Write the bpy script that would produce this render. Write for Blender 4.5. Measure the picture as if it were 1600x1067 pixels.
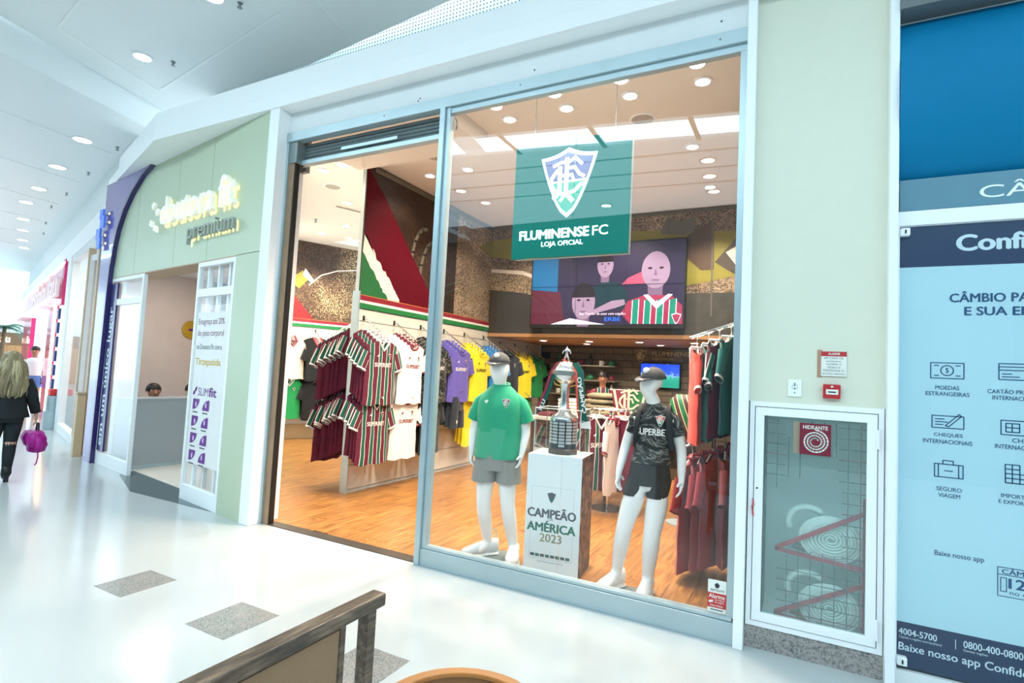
import bpy, math, random
from mathutils import Vector, Matrix
random.seed(7)
for o in list(bpy.data.objects): bpy.data.objects.remove(o)
S = bpy.context.scene
COL = S.collection
sin, cos, pi = math.sin, math.cos, math.pi
# ------------------------------------------------------------------ camera
CAM = Vector((0, 0, 1.6))
def _cam():
    A, B, C = (math.radians(v) for v in (-27.83, 3.38, 2.885))
    fw = Vector((sin(A)*cos(B), cos(A)*cos(B), sin(B)))
    rt = Vector((cos(A), -sin(A), 0)); up = rt.cross(fw)
    r = cos(C)*rt + sin(C)*up; u = -sin(C)*rt + cos(C)*up
    cd = bpy.data.cameras.new('camera'); cd.sensor_fit = 'HORIZONTAL'; cd.sensor_width = 36
    cd.lens = 851/1600*36; cd.clip_start = .05; cd.clip_end = 200
    co = bpy.data.objects.new('camera', cd); COL.objects.link(co)
    m = Matrix((r, u, -fw)).transposed().to_4x4(); m.translation = CAM
    co.matrix_world = m; S.camera = co
_cam()
# ------------------------------------------------------------------ world, light, exposure
vs = S.view_settings
vs.view_transform = 'Standard'; vs.look = 'None'; vs.exposure = 0.55; vs.gamma = 1; vs.use_curve_mapping = False
W = bpy.data.worlds.new('world'); S.world = W; W.use_nodes = True
W.node_tree.nodes['Background'].inputs[0].default_value = (.66, .865, 1, 1)
W.node_tree.nodes['Background'].inputs[1].default_value = 2.35
def area(name, loc, rot, sx, sy, power, color):
    l = bpy.data.lights.new(name, 'AREA'); l.shape = 'RECTANGLE'; l.size = sx; l.size_y = sy
    l.energy = power; l.color = color
    o = bpy.data.objects.new(name, l); COL.objects.link(o); o.location = loc; o.rotation_euler = rot
    return o
# daylight falling through the skylight strip over the mall walkway (behind and beside the camera)
DAY = (.70, .90, 1.0)
def sky_y(x): return -.42-.174*(x+5.45)      # centre line of the skylight strip
for x in (-22.5, -15.6, -8.7, -1.8, 5.1):
    area('skylight_daylight', (x, sky_y(x), 5.6), (0, 0, math.atan(-.174)), 6.6, .55, 120 if x > -10 else 240, DAY)

# ------------------------------------------------------------------ mesh helpers
OFF = {}
def link(o): COL.objects.link(o); return o
def V3(a): return Vector(a)
class MB:
    def __init__(s): s.v = []; s.f = []; s.uv = {}
    def add(s, vs_, fs_):
        n = len(s.v); s.v += [tuple(p) for p in vs_]; s.f += [tuple(i+n for i in f) for f in fs_]; return s
    def box(s, x0, x1, y0, y1, z0, z1):
        return s.add([(x0,y0,z0),(x1,y0,z0),(x1,y1,z0),(x0,y1,z0),(x0,y0,z1),(x1,y0,z1),(x1,y1,z1),(x0,y1,z1)],
            [(0,3,2,1),(4,5,6,7),(0,1,5,4),(1,2,6,5),(2,3,7,6),(3,0,4,7)])
    def obox(s, o, ex, ey, ez):
        o, ex, ey, ez = (Vector(k) for k in (o, ex, ey, ez))
        return s.add([o, o+ex, o+ex+ey, o+ey, o+ez, o+ex+ez, o+ex+ey+ez, o+ey+ez],
            [(0,3,2,1),(4,5,6,7),(0,1,5,4),(1,2,6,5),(2,3,7,6),(3,0,4,7)])
    def prism(s, pts, o, ex, ey, t):
        """2-D outline in the plane (o, ex, ey), thickness vector t"""
        o, ex, ey, t = (Vector(k) for k in (o, ex, ey, t)); n = len(pts)
        a = [o+ex*p[0]+ey*p[1] for p in pts]; b = [p+t for p in a]
        return s.add(a+b, [tuple(range(n))[::-1], tuple(range(n, 2*n))]+[(i, (i+1) % n, n+(i+1) % n, n+i) for i in range(n)])
    def flat(s, pts, o, ex, ey):
        o, ex, ey = (Vector(k) for k in (o, ex, ey))
        return s.add([o+ex*p[0]+ey*p[1] for p in pts], [tuple(range(len(pts)))])
    def tube(s, pts, r, n=8, cap=True, flat=1.0):
        pts = [Vector(p) for p in pts]; m = len(pts); rr = r if isinstance(r, (list, tuple)) else [r]*m
        b = len(s.v); prev = None
        for i, p in enumerate(pts):
            d = (pts[min(i+1, m-1)]-pts[max(i-1, 0)])
            if d.length < 1e-9: d = Vector((0, 0, 1))
            d.normalize()
            if prev is None:
                a = Vector((0, 0, 1)) if abs(d.z) < .9 else Vector((0, 1, 0)); e1 = d.cross(a).normalized()
            else:
                e1 = (prev-d*prev.dot(d)); e1 = e1.normalized() if e1.length > 1e-6 else d.orthogonal().normalized()
            prev = e1; e2 = d.cross(e1)
            for k in range(n):
                t = 2*pi*k/n; s.v.append(tuple(p+e1*(rr[i]*cos(t))+e2*(rr[i]*flat*sin(t))))
        for i in range(m-1):
            for k in range(n):
                k2 = (k+1) % n; s.f.append((b+i*n+k, b+i*n+k2, b+(i+1)*n+k2, b+(i+1)*n+k))
        if cap: s.f.append(tuple(b+k for k in range(n))[::-1]); s.f.append(tuple(b+(m-1)*n+k for k in range(n)))
        return s
    def lathe(s, prof, c=(0, 0, 0), n=24, sx=1, sy=1):
        b = len(s.v); m = len(prof)
        for r, z in prof:
            for k in range(n):
                t = 2*pi*k/n; s.v.append((c[0]+r*sx*cos(t), c[1]+r*sy*sin(t), c[2]+z))
        for i in range(m-1):
            for k in range(n):
                k2 = (k+1) % n; s.f.append((b+i*n+k, b+i*n+k2, b+(i+1)*n+k2, b+(i+1)*n+k))
        s.f.append(tuple(b+k for k in range(n))[::-1]); s.f.append(tuple(b+(m-1)*n+k for k in range(n)))
        return s
    def loft(s, rings, cap=True):
        b = len(s.v); n = len(rings[0])
        for r in rings: s.v += [tuple(p) for p in r]
        for i in range(len(rings)-1):
            for k in range(n):
                k2 = (k+1) % n; s.f.append((b+i*n+k, b+i*n+k2, b+(i+1)*n+k2, b+(i+1)*n+k))
        if cap: s.f.append(tuple(b+k for k in range(n))[::-1]); s.f.append(tuple(b+(len(rings)-1)*n+k for k in range(n)))
        return s
    def ball(s, c, rx, ry, rz, n=12, m=8):
        pr = [(max(1e-4, sin(pi*i/m)), -cos(pi*i/m)) for i in range(m+1)]
        b = len(s.v)
        s.lathe([(p[0], p[1]) for p in pr], (0, 0, 0), n)
        for i in range(b, len(s.v)):
            x, y, z = s.v[i]; s.v[i] = (c[0]+x*rx, c[1]+y*ry, c[2]+z*rz)
        return s
    def mesh(s, name, off=(0, 0, 0)):
        me = bpy.data.meshes.new(name)
        me.from_pydata([(a-off[0], b-off[1], c-off[2]) for a, b, c in s.v], [], s.f)
        if s.uv:
            ul = me.uv_layers.new(name='UVMap')
            for lp in me.loops: ul.data[lp.index].uv = s.uv.get(lp.vertex_index, (9, 9))
        me.validate(); me.update(); return me
    def build(s, name, mat, parent=None, smooth=False, bevel=0, label=None, base=None, kind=None):
        off = OFF.get(parent.name, (0, 0, 0)) if parent else (0, 0, 0)
        if parent is None and base is None:
            xs = [p[0] for p in s.v]; ys = [p[1] for p in s.v]; zs = [p[2] for p in s.v]
            base = ((min(xs)+max(xs))/2, (min(ys)+max(ys))/2, min(zs))
        if parent is None: off = base
        me = s.mesh(name, off); me.materials.append(mat)
        if smooth:
            for p in me.polygons: p.use_smooth = True
        o = bpy.data.objects.new(name, me); link(o)
        if parent: o.parent = parent; OFF[o.name] = off
        else: o.location = base; OFF[o.name] = tuple(base)
        if bevel:
            m = o.modifiers.new('bevel', 'BEVEL'); m.width = bevel; m.segments = 2; m.limit_method = 'ANGLE'
        if smooth == 'auto':
            m = o.modifiers.new('es', 'EDGE_SPLIT'); m.split_angle = math.radians(40)
        if label: o['label'] = label
        if kind: o['kind'] = kind
        return o
def thing(name, label, cat, loc=(0, 0, 0), group=None, kind=None):
    o = bpy.data.objects.new(name, None); link(o); o.empty_display_size = .1
    o.location = loc; OFF[o.name] = tuple(loc); o['label'] = label; o['category'] = cat
    if group: o['group'] = group
    if kind: o['kind'] = kind
    return o
def tag(o, label, cat, group=None, kind=None):
    o['label'] = label; o['category'] = cat
    if group: o['group'] = group
    if kind: o['kind'] = kind
    return o
def struct(o, label, cat='wall'): return tag(o, label, cat, None, 'structure')
def dup(root, loc=None, rotz=None, label=None, group=None, parent=None):
    c = root.copy(); link(c); c.parent = parent
    if loc is not None: c.location = loc
    if rotz is not None: c.rotation_euler = (root.rotation_euler[0], root.rotation_euler[1], rotz)
    if label: c['label'] = label
    if group: c['group'] = group
    for ch in root.children: dup(ch, parent=c)
    return c
def inst(me, name, loc, parent=None, rotz=0, scale=None):
    o = bpy.data.objects.new(name, me); link(o)
    if parent:
        of = OFF.get(parent.name, (0, 0, 0)); o.parent = parent; loc = (loc[0]-of[0], loc[1]-of[1], loc[2]-of[2])
    o.location = loc; o.rotation_euler = (0, 0, rotz)
    if scale: o.scale = scale
    return o
# ------------------------------------------------------------------ materials
def lin(h):
    if not isinstance(h, str): return tuple(h)
    h = h.lstrip('#'); c = [int(h[i:i+2], 16)/255 for i in (0, 2, 4)]
    return tuple(x/12.92 if x <= .04045 else ((x+.055)/1.055)**2.4 for x in c)
class NT:
    def __init__(s, m): m.use_nodes = True; s.t = m.node_tree; s.n = s.t.nodes; s.l = s.t.links; s.b = s.n.get('Principled BSDF')
    def node(s, t, ins=None, **kw):
        n = s.n.new(t)
        for k, v in kw.items(): setattr(n, k, v)
        for k, v in (ins or {}).items():
            if isinstance(v, bpy.types.NodeSocket): s.l.new(v, n.inputs[k])
            else: n.inputs[k].default_value = v
        return n
    def math(s, op, a, b=None, c=None):
        n = s.n.new('ShaderNodeMath'); n.operation = op
        for i, v in enumerate((a, b, c)):
            if v is None: continue
            if isinstance(v, bpy.types.NodeSocket): s.l.new(v, n.inputs[i])
            else: n.inputs[i].default_value = v
        return n.outputs[0]
    def mix(s, fac, a, b):
        n = s.n.new('ShaderNodeMix'); n.data_type = 'RGBA'
        for i, v in ((0, fac), (6, a), (7, b)):
            if isinstance(v, bpy.types.NodeSocket): s.l.new(v, n.inputs[i])
            else: n.inputs[i].default_value = v if i == 0 else (*lin(v), 1)
        return n.outputs[2]
    def ramp(s, fac, stops, interp='LINEAR'):
        n = s.n.new('ShaderNodeValToRGB'); n.color_ramp.interpolation = interp; e = n.color_ramp.elements
        while len(e) < len(stops): e.new(.5)
        for i, (p, c) in enumerate(stops): e[i].position = p; e[i].color = (*lin(c), 1)
        s.l.new(fac, n.inputs[0]); return n.outputs[0]
    def obj(s): return s.n.new('ShaderNodeTexCoord').outputs['Object']
    def uv(s): return s.n.new('ShaderNodeTexCoord').outputs['UV']
    def sep(s, v): n = s.n.new('ShaderNodeSeparateXYZ'); s.l.new(v, n.inputs[0]); return n.outputs
    def noise(s, vec, scale, detail=3, rough=.5, out='Fac'):
        n = s.node('ShaderNodeTexNoise', {'Scale': scale, 'Detail': detail, 'Roughness': rough}); s.l.new(vec, n.inputs['Vector']); return n.outputs[out]
    def map(s, vec, scale=(1, 1, 1), rot=(0, 0, 0), loc=(0, 0, 0)):
        n = s.n.new('ShaderNodeMapping'); s.l.new(vec, n.inputs[0]); n.inputs['Scale'].default_value = scale; n.inputs['Rotation'].default_value = rot; n.inputs['Location'].default_value = loc; return n.outputs[0]
    def bump(s, h, strength=.2, dist=.01):
        n = s.node('ShaderNodeBump', {'Strength': strength, 'Distance': dist}); s.l.new(h, n.inputs['Height']); s.l.new(n.outputs[0], s.b.inputs['Normal'])
    def color(s, c): s.l.new(c, s.b.inputs['Base Color'])
MATS = {}
def M(name, col, rough=.5, metal=0, spec=.5, emit=0, var=.06, vscale=6, bump=0, bscale=40, coat=0, alpha=1, ecol=None, sheen=0, sub=0):
    if name in MATS: return MATS[name]
    m = bpy.data.materials.new(name); t = NT(m); b = t.b; c = lin(col)
    n = t.noise(t.obj(), vscale)
    t.color(t.mix(n, tuple(max(0, x*(1-var)) for x in c), tuple(min(1, x*(1+var)) for x in c)))
    b.inputs['Roughness'].default_value = rough; b.inputs['Metallic'].default_value = metal
    b.inputs['Specular IOR Level'].default_value = spec; b.inputs['Coat Weight'].default_value = coat
    if sheen: b.inputs['Sheen Weight'].default_value = sheen
    if emit: b.inputs['Emission Color'].default_value = (*lin(ecol or col), 1); b.inputs['Emission Strength'].default_value = emit
    if bump: t.bump(t.noise(t.obj(), bscale), bump)
    m.diffuse_color = (*c, 1); MATS[name] = m; return m
def newmat(name): m = bpy.data.materials.new(name); MATS[name] = m; return m, NT(m)
def glass_mat(name, tint=(1, 1, 1), f0=.045, rough=0.0, haze=0, hcol=(1, 1, 1)):
    m = bpy.data.materials.new(name); t = NT(m); t.n.remove(t.b)
    out = t.n['Material Output']
    bf = t.n.new('ShaderNodeNewGeometry').outputs['Backfacing']   # same index for entering and leaving rays of a thin sheet
    lw = t.node('ShaderNodeFresnel', {'IOR': t.math('MULTIPLY_ADD', bf, 1/1.5-1.5, 1.5)})
    nz = t.noise(t.obj(), .8)
    tr = t.node('ShaderNodeBsdfTransparent', {'Color': (*tint, 1)})
    gl = t.node('ShaderNodeBsdfGlossy', {'Roughness': rough, 'Color': (1, 1, 1, 1)})
    mx = t.node('ShaderNodeMixShader', {0: t.math('MULTIPLY', lw.outputs[0], t.math('MULTIPLY_ADD', nz, .1, .95)), 1: tr.outputs[0], 2: gl.outputs[0]})
    last = mx
    if haze:
        df = t.node('ShaderNodeBsdfDiffuse', {'Color': (*hcol, 1)})
        last = t.node('ShaderNodeMixShader', {0: haze, 1: mx.outputs[0], 2: df.outputs[0]})
    t.l.new(last.outputs[0], out.inputs[0]); MATS[name] = m; return m
WHITE = M('white_paint', '#fafbfb', .42, var=.015)
WHITE2 = M('white_plaster', '#eceeed', .7, var=.02, bump=.03)
CEILW = M('mall_ceiling_paint', '#f4f7f7', .8, var=.015)
STEEL = M('brushed_steel', '#b4c6cb', .35, metal=.45, var=.1, vscale=3)
STEELD = M('dull_steel', '#8a9494', .45, metal=.6, var=.15, vscale=5)
CHROME = M('chrome', '#dde0e2', .12, metal=1, var=.03)
BLACK = M('black_plastic', '#151515', .5)
DARK = M('dark_gap', '#0c0d0e', .8)
LEDW = M('downlight_glow', '#fff6e8', .5, emit=14)
LEDC = M('downlight_glow_cool', '#ffffff', .5, emit=9)
GLASS = glass_mat('window_glass')
GLASSG = glass_mat('cabinet_glass', (.90, .97, .96), haze=.08, hcol=(.8, .95, .92))
ACRYL = glass_mat('acrylic', (.97, .99, .99))
# ------------------------------------------------------------------ lettering
def _txt_raw(s, ext=0, bold=0, shear=0, res=2):
    cu = bpy.data.curves.new('lettering', 'FONT'); cu.body = s; cu.size = 1; cu.extrude = ext; cu.resolution_u = res
    cu.offset = bold; cu.shear = shear; cu.fill_mode = 'BOTH' if ext else 'FRONT'
    ob = bpy.data.objects.new('lettering', cu); COL.objects.link(ob)
    bpy.context.view_layer.update()
    me = bpy.data.meshes.new_from_object(ob.evaluated_get(bpy.context.evaluated_depsgraph_get()))
    v = [tuple(p.co) for p in me.vertices]; f = [tuple(p.vertices) for p in me.polygons]
    bpy.data.objects.remove(ob); bpy.data.curves.remove(cu); bpy.data.meshes.remove(me)
    return v, f
_TX = {}
def text(s, w=None, h=None, ext=0, bold=0, shear=0, res=3):
    """letters scaled so that their bounding box is w wide and h tall, lower left corner at 0,0"""
    bo = bold; bold = 0         # weight is added below by widening every stroke sideways (font offset closes up the M)
    k = (s, bool(ext), bold, shear, res)
    if k not in _TX: _TX[k] = _txt_raw(s, .05 if ext else 0, bold, shear, res)
    v, f = _TX[k]
    x0 = min(p[0] for p in v); x1 = max(p[0] for p in v); y0 = min(p[1] for p in v); y1 = max(p[1] for p in v)
    sx = w/(x1-x0) if w else None; sy = h/(y1-y0) if h else None
    sx = sx or sy; sy = sy or sx
    V = [((a-x0)*sx, (b-y0)*sy, (c/.05)*ext/2 if ext else 0) for a, b, c in v]; F = list(f)
    if bo:
        V0 = list(V); n = len(V0); F = []; V = []
        for q, (dx, dy) in enumerate(((-1, 0), (1, 0), (0, -.6), (0, .6))):
            V += [(a+dx*bo*sx, b+dy*bo*sy, c+q*1e-5) for a, b, c in V0]; F += [tuple(i+q*n for i in p) for p in f]
    return V, F
def put(mb, tx, o, ex=(1, 0, 0), ey=(0, 0, 1), center=False):
    v, f = tx; o = Vector(o); ex = Vector(ex); ey = Vector(ey); ez = ex.cross(ey)
    if center:
        w = max(p[0] for p in v); h = max(p[1] for p in v); o = o-ex*(w/2)-ey*(h/2)
    mb.add([o+ex*a+ey*b+ez*c for a, b, c in v], f); return mb
def put_words(tx, gap, o, ex, ey, name, mat, parent):
    """the same lettering, each word (split where a blank wider than gap shows) an object of its own"""
    v, f = tx; spans = sorted((min(v[i][0] for i in q), max(v[i][0] for i in q), k) for k, q in enumerate(f)); groups = []; end = None
    for a, b, k in spans:
        if end is None or a > end+gap: groups.append([]); end = b
        groups[-1].append(k); end = max(end, b)
    for g in groups:
        ids = sorted({i for k in g for i in f[k]}); mp = {i: n for n, i in enumerate(ids)}
        put(MB(), ([v[i] for i in ids], [tuple(mp[i] for i in f[k]) for k in g]), o, ex, ey).build(name, mat, parent)
def shield(w, h, n=10):
    """outline of the club shield, centred on x, top spike at y = h/2"""
    a = w/2; L = [(0, h/2)]
    for i in range(1, 6): t = i/5; L.append((a*t, h/2-h*.115*(1-(1-t)**2.2)))
    for i in range(1, n+1): t = i/n; L.append((a*(1-t)**.62*(1-.04*t), h*.385-(h*.885)*t**.93))
    R = L; return R+[(-x, y) for x, y in R[1:-1]][::-1]
def ribbon(pts, wd):
    """flat stroke outline around a polyline -> list of quads"""
    q = []
    for (x0, y0), (x1, y1) in zip(pts, pts[1:]):
        d = math.hypot(x1-x0, y1-y0) or 1; nx, ny = -(y1-y0)/d*wd/2, (x1-x0)/d*wd/2
        ex, ey = (x1-x0)/d*wd*.25, (y1-y0)/d*wd*.25
        q.append([(x0+nx-ex, y0+ny-ey), (x0-nx-ex, y0-ny-ey), (x1-nx+ex, y1-ny+ey), (x1+nx+ex, y1+ny+ey)])
    return q
MONO = []   # strokes of the interlaced monogram in a unit shield (height 1)
MONO.append(([(-.22, .27), (-.1, .31), (.02, .31), (.1, .36), (.16, .3), (.2, .26)], .045))
MONO.append(([(-.02, .36), (-.02, -.14), (.08, -.25)], .06)); MONO.append(([(-.12, .24), (-.12, -.12), (-.2, -.2)], .06))
MONO.append(([(.0, .22), (.1, .22), (.17, .12), (.24, .08)], .045)); MONO.append(([(-.12, .12), (.06, .12), (.1, .02)], .04))
MONO.append(([(-.16, .2), (-.24, .1), (-.25, -.0), (-.18, -.1), (-.06, -.15), (.1, -.12), (.2, -.03), (.27, -.02)], .05))
MONO.append(([(-.02, -.14), (-.1, -.24)], .04))
def crest_parts(parent, o, ex, ey, h, mats, lift, prefix='crest', detail=True):
    """white rim, upper and lower field, band and monogram, each a thin layer"""
    o, ex, ey = Vector(o), Vector(ex).normalized(), Vector(ey).normalized(); ez = ex.cross(ey)
    w = h*.84; rim, top, bot = mats
    out = MB().prism(shield(w, h), o, ex, ey, ez*lift).build(prefix, rim, parent)
    inn = [(x*.88, y*.88) for x, y in shield(w, h)]
    up = [p for p in inn if p[1] >= .02*h]; xs = sorted(inn, key=lambda p: abs(p[1]-.02*h))[:2]
    def clip(poly, y, above):
        r = []
        for (x0, y0), (x1, y1) in zip(poly, poly[1:]+poly[:1]):
            i0 = (y0 >= y) == above; i1 = (y1 >= y) == above
            if i0: r.append((x0, y0))
            if i0 != i1: t = (y-y0)/(y1-y0); r.append((x0+(x1-x0)*t, y))
        return r
    MB().prism(clip(inn, .03*h, True), o+ez*lift, ex, ey, ez*lift*.5).build(prefix+'_field', top, out)
    MB().prism(clip(inn, .0*h, False), o+ez*lift, ex, ey, ez*lift*.5).build(prefix+'_field', bot, out)
    if detail:
        mb = MB()
        for i, (pts, wd) in enumerate(MONO):
            for q in ribbon([(x*h, (y-.02)*h) for x, y in pts], wd*h): mb.prism(q, o+ez*lift*(1.5+.03*i), ex, ey, ez*lift*.5)
        mb.build(prefix+'_monogram', rim, out)
    return out
# ================================================================== MALL SHELL
m, t = newmat('polished_floor')
n1 = t.noise(t.obj(), .9, 4); t.color(t.mix(n1, '#b4b8b7', '#bec1c0'))
t.b.inputs['Roughness'].default_value = .16; t.b.inputs['Specular IOR Level'].default_value = .55
FLOORM = m
def granite(name, a, b, c, sc=60, spec=.5):
    m, t = newmat(name); o = t.obj()
    n = t.noise(o, sc, 6, .75); n2 = t.noise(o, sc*.12, 2)
    k = t.mix(t.math('MULTIPLY', n2, .5), t.ramp(n, [(.36, c), (.47, b), (.56, a), (.7, b)]), '#b3a39c')
    t.color(k); t.b.inputs['Roughness'].default_value = .25; return m
GRAN = granite('grey_granite', '#8f9693', '#5f6967', '#333a3a', 90)
GRANP = granite('pink_grey_granite', '#b0a9a4', '#7f807e', '#363d3f', 70)
fl = MB().prism([(9, -5.4), (9, 3.78), (-4.75, 3.78), (-4.85, 3.66), (-9.46, 4.42), (-40, 14.1), (-40, -5.4)], (0, 0, -.1), (1, 0, 0), (0, 1, 0), (0, 0, .1)).build('floor', FLOORM, base=(-10, 0, 0))
struct(fl, 'glossy white floor of the mall walkway', 'floor')
for x0, x1, y0, y1 in ((-4.26, -3.93, 2.10, 2.47), (-3.24, -2.88, 2.11, 2.49), (-2.2, -1.86, 2.13, 2.51)):
    MB().box(x0, x1, y0, y1, -.02, .0015).build('granite_tile', GRAN, fl)
# ---- ceiling (upper field, beam, lower field towards the far corridor)
def xy(z, pts, th): return MB().prism(pts, (0, 0, z), (1, 0, 0), (0, 1, 0), (0, 0, th))
CD = Vector((-.9866, .1632, 0))
ce = xy(5.6, [(9, 3.2), (9, sky_y(9)+.4), (-7.95, sky_y(-7.95)+.4), (-9.28, 4.98), (-5.85, 4.91), (-3.39, 4.62)], .12).build('ceiling', CEILW, base=(-2, 2, 5.6))
struct(ce, 'pale ceiling panel above the sports shop front', 'ceiling')
ce2 = xy(5.6, [(9, sky_y(9)-.4), (9, -5.2), (-8.2, -5.2), (-8.2, sky_y(-8.2)-.4)], .12).build('ceiling', M('added_glow_ceiling', '#f2f6f6', .7, emit=1.9, ecol='#c6e6f7', var=.02), base=(0, -4, 5.6))  # plain white ceiling, its glow added to brighten the window reflections and walkway
struct(ce2, 'white ceiling with an added glow beyond the skylight strip, behind the viewer', 'ceiling')
bm = MB().prism([(-7.95, sky_y(-7.95)+.4), (-8.645, 2.657), (-9.35, 5.25), (-9.85, 5.25), (-9.0, 2.657), (-8.3, sky_y(-8.3)+.4)], (0, 0, 5.2), (1, 0, 0), (0, 1, 0), (0, 0, .5)).build('trim_1', CEILW, base=(-9, 2.6, 5.2))
struct(bm, 'wide beam crossing the mall ceiling between its two levels', 'beam')
ce3 = xy(5.24, [(-8.3, sky_y(-8.3)+.4), (-9.0, 2.657), (-9.9, 5.3), (-40, 15), (-40, sky_y(-40)+.4)], .12).build('ceiling', CEILW, base=(-20, 5, 5.24))
struct(ce3, 'lower white ceiling over the far corridor', 'ceiling')
ce4 = xy(5.24, [(-8.2, sky_y(-8.2)-.4), (-8.2, -5.2), (-40, -5.2), (-40, sky_y(-40)-.4)], .12).build('ceiling', CEILW, base=(-22, -4, 5.24))
struct(ce4, 'lower ceiling on the far side of the corridor skylight', 'ceiling')
GROOVE = M('ceiling_joint_light', '#fdffff', .6)
def seg(mb, a, b, z, w=.028, th=.012):
    a = Vector((*a, z)); b = Vector((*b, z)); d = (b-a).normalized(); n = Vector((-d.y, d.x, 0))*w/2
    mb.obox(a-n-Vector((0, 0, th)), b-a, n*2, (0, 0, th)); return mb
for a, b in (((-8.55, 4.5), (-5.34, 4.0)), ((-8.15, 3.05), (-6.3, 2.72)), ((-8.2, 3.05), (-8.62, 4.5)), ((-7.9, 1.6), (-4.2, 1.0)), ((-4.95, 4.77), (-4.6, 3.4))):
    seg(MB(), a, b, 5.6).build('ceiling_joint', GROOVE, ce)
for k in range(6):
    x = -10.6-2.6*k; y = 2.9+.75*k*.9
    seg(MB(), (x, y-1.6), (x-.55, y+2.2), 5.24).build('ceiling_joint', GROOVE, ce3)
seg(MB(), (-12.5, 3.9), (-24, 7.6), 5.24, .03).build('ceiling_joint', M('ceiling_shadow_gap', '#aeb4b4', .8), ce3)
for k in range(3): seg(MB(), (-8.1, -1.3-.8*k), (6, -2.9-.8*k), 5.6, .03).build('ceiling_joint', M('ceiling_shadow_gap', '#aeb4b4', .8), ce2)
# skylight strip: white ribs between the panes
sk = thing('window_6', 'long skylight strip above the walkway behind the viewer', 'skylight', (-5, -1.2, 5.6), kind='structure')
for k in range(12):
    x = 6-1.5*k; MB().box(x-.04, x+.04, sky_y(x)-.42, sky_y(x)+.42, 5.56, 5.59).build('skylight_rib', WHITE, sk)
# back-of-ceiling wall with perforated panel above the shop fascia
m, t = newmat('perforated_panel'); s = t.sep(t.map(t.obj(), (22, 22, 22)))
def dot(t, a, b):
    fa = t.math('SUBTRACT', t.math('FRACT', a), .5); fb = t.math('SUBTRACT', t.math('FRACT', b), .5)
    return t.math('LESS_THAN', t.math('ADD', t.math('MULTIPLY', fa, fa), t.math('MULTIPLY', fb, fb)), .06)
t.color(t.mix(dot(t, s[0], s[2]), '#d9e2e2', '#5d6a6c')); t.b.inputs['Roughness'].default_value = .7
w = MB().box(-8, 9, 4.98, 5.08, 4.3, 6.6).build('wall_upper', m); struct(w, 'perforated light grey panel above the shop fascia')
w = MB().box(-8, 9, 4.98, 9, 6.6, 6.7).build('ceiling', DARK); struct(w, 'dark void above the ceiling edge', 'ceiling')
# ---- downlights and sprinklers of the mall ceiling
dlp = MB(); dlp.lathe([(.125, 0), (.125, -.012), (.10, -.016), (.10, 0)], (0, 0, 0), 24); ring_me = dlp.mesh('trim_ring'); ring_me.materials.append(WHITE)
dll = MB().lathe([(.1, -.004), (.1, -.012)], (0, 0, 0), 24).mesh('lens'); dll.materials.append(LEDC)
def downlight(loc, label, group, lens=dll, ring=ring_me, sc=1):
    d = thing('ceiling_downlight', label, 'downlight', loc, group)
    inst(ring, 'trim_ring', loc, d, scale=(sc, sc, 1)); inst(lens, 'lens', loc, d, scale=(sc, sc, 1)); return d
sp = MB().tube([(0, 0, 0), (0, 0, -.05)], .012, 8).lathe([(.028, -.052), (.028, -.058)], n=10).lathe([(.03, 0), (.025, -.012)], n=12).mesh('sprinkler')
sp.materials.append(STEELD)
def sprinkler(loc, label, group=None): return tag(inst(sp, 'sprinkler_head', loc), label, 'sprinkler', group)
downlight((-7.87, 3.87, 5.6), 'round downlight on upper mall ceiling nearest the white fascia corner', 'mall ceiling downlights')
downlight((-5.8, 3.5, 5.6), 'round downlight cut by the top edge of the picture', 'mall ceiling downlights')
sprinkler((-7.6, 4.12, 5.6), 'small sprinkler beside the downlight nearest the fascia corner', 'mall sprinklers')
sprinkler((-5.62, 3.7, 5.6), 'small sprinkler beside the topmost ceiling downlight', 'mall sprinklers')
LL = [(-10.95, 4.58), (-13.05, 5.09), (-15.25, 5.65), (-17.0, 6.07), (-19.3, 6.87), (-21.1, 7.53), (-23.0, 8.22), (-24.7, 8.9), (-32.4, 11.9)]
for i, (x, y) in enumerate(LL):
    nm = ['largest', 'second', 'third', 'fourth', 'fifth', 'sixth', 'seventh', 'eighth', 'smallest, farthest'][i]
    downlight((x, y, 5.24), nm+' downlight in the row over the far left corridor', 'corridor downlights', sc=1.3)
    if i < 6: sprinkler((x+.25, y+.42, 5.24), 'tiny sprinkler next to the '+nm+' corridor downlight', 'mall sprinklers')
for k, (x, y) in enumerate(((-1.5, -2.5), (-1.58, -3.3), (-1.62, -4.2), (-6.7, -2.4), (-6.6, -3.3), (-4, -4.4), (2, -3.3), (-11.5, -3))):
    downlight((x, y, 5.6 if x > -9 else 5.24), 'downlight on the ceiling behind the viewer, mirrored in the shop window', 'mirrored downlights', sc=1.2)
# far side of the mall (seen only as reflections)
FARW = M('far_wall_paint', '#5c6d74', .6, var=.1, vscale=1)
w = MB().box(-24, 9, -5.4, -5.2, 0, 5.7).build('wall_far', FARW); struct(w, 'grey blue wall on the far side of the walkway')
for k, x in enumerate((-11, -6.2, -1.4, 3.4)):
    d = MB().box(x, x+3.6, -5.2, -5.15, .1, 3.2).build('window_%d' % (7+k), M('far_shop_dark', '#1f3a44', .2, var=.3, vscale=2))
    struct(d, 'dark shop window across the walkway', 'window')
w = MB().box(9, 9.2, -5.4, 4, 0, 5.7).build('wall_right', M('right_end_wall', '#cfd8d9', .7)); struct(w, 'pale wall closing the walkway on the right')
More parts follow.
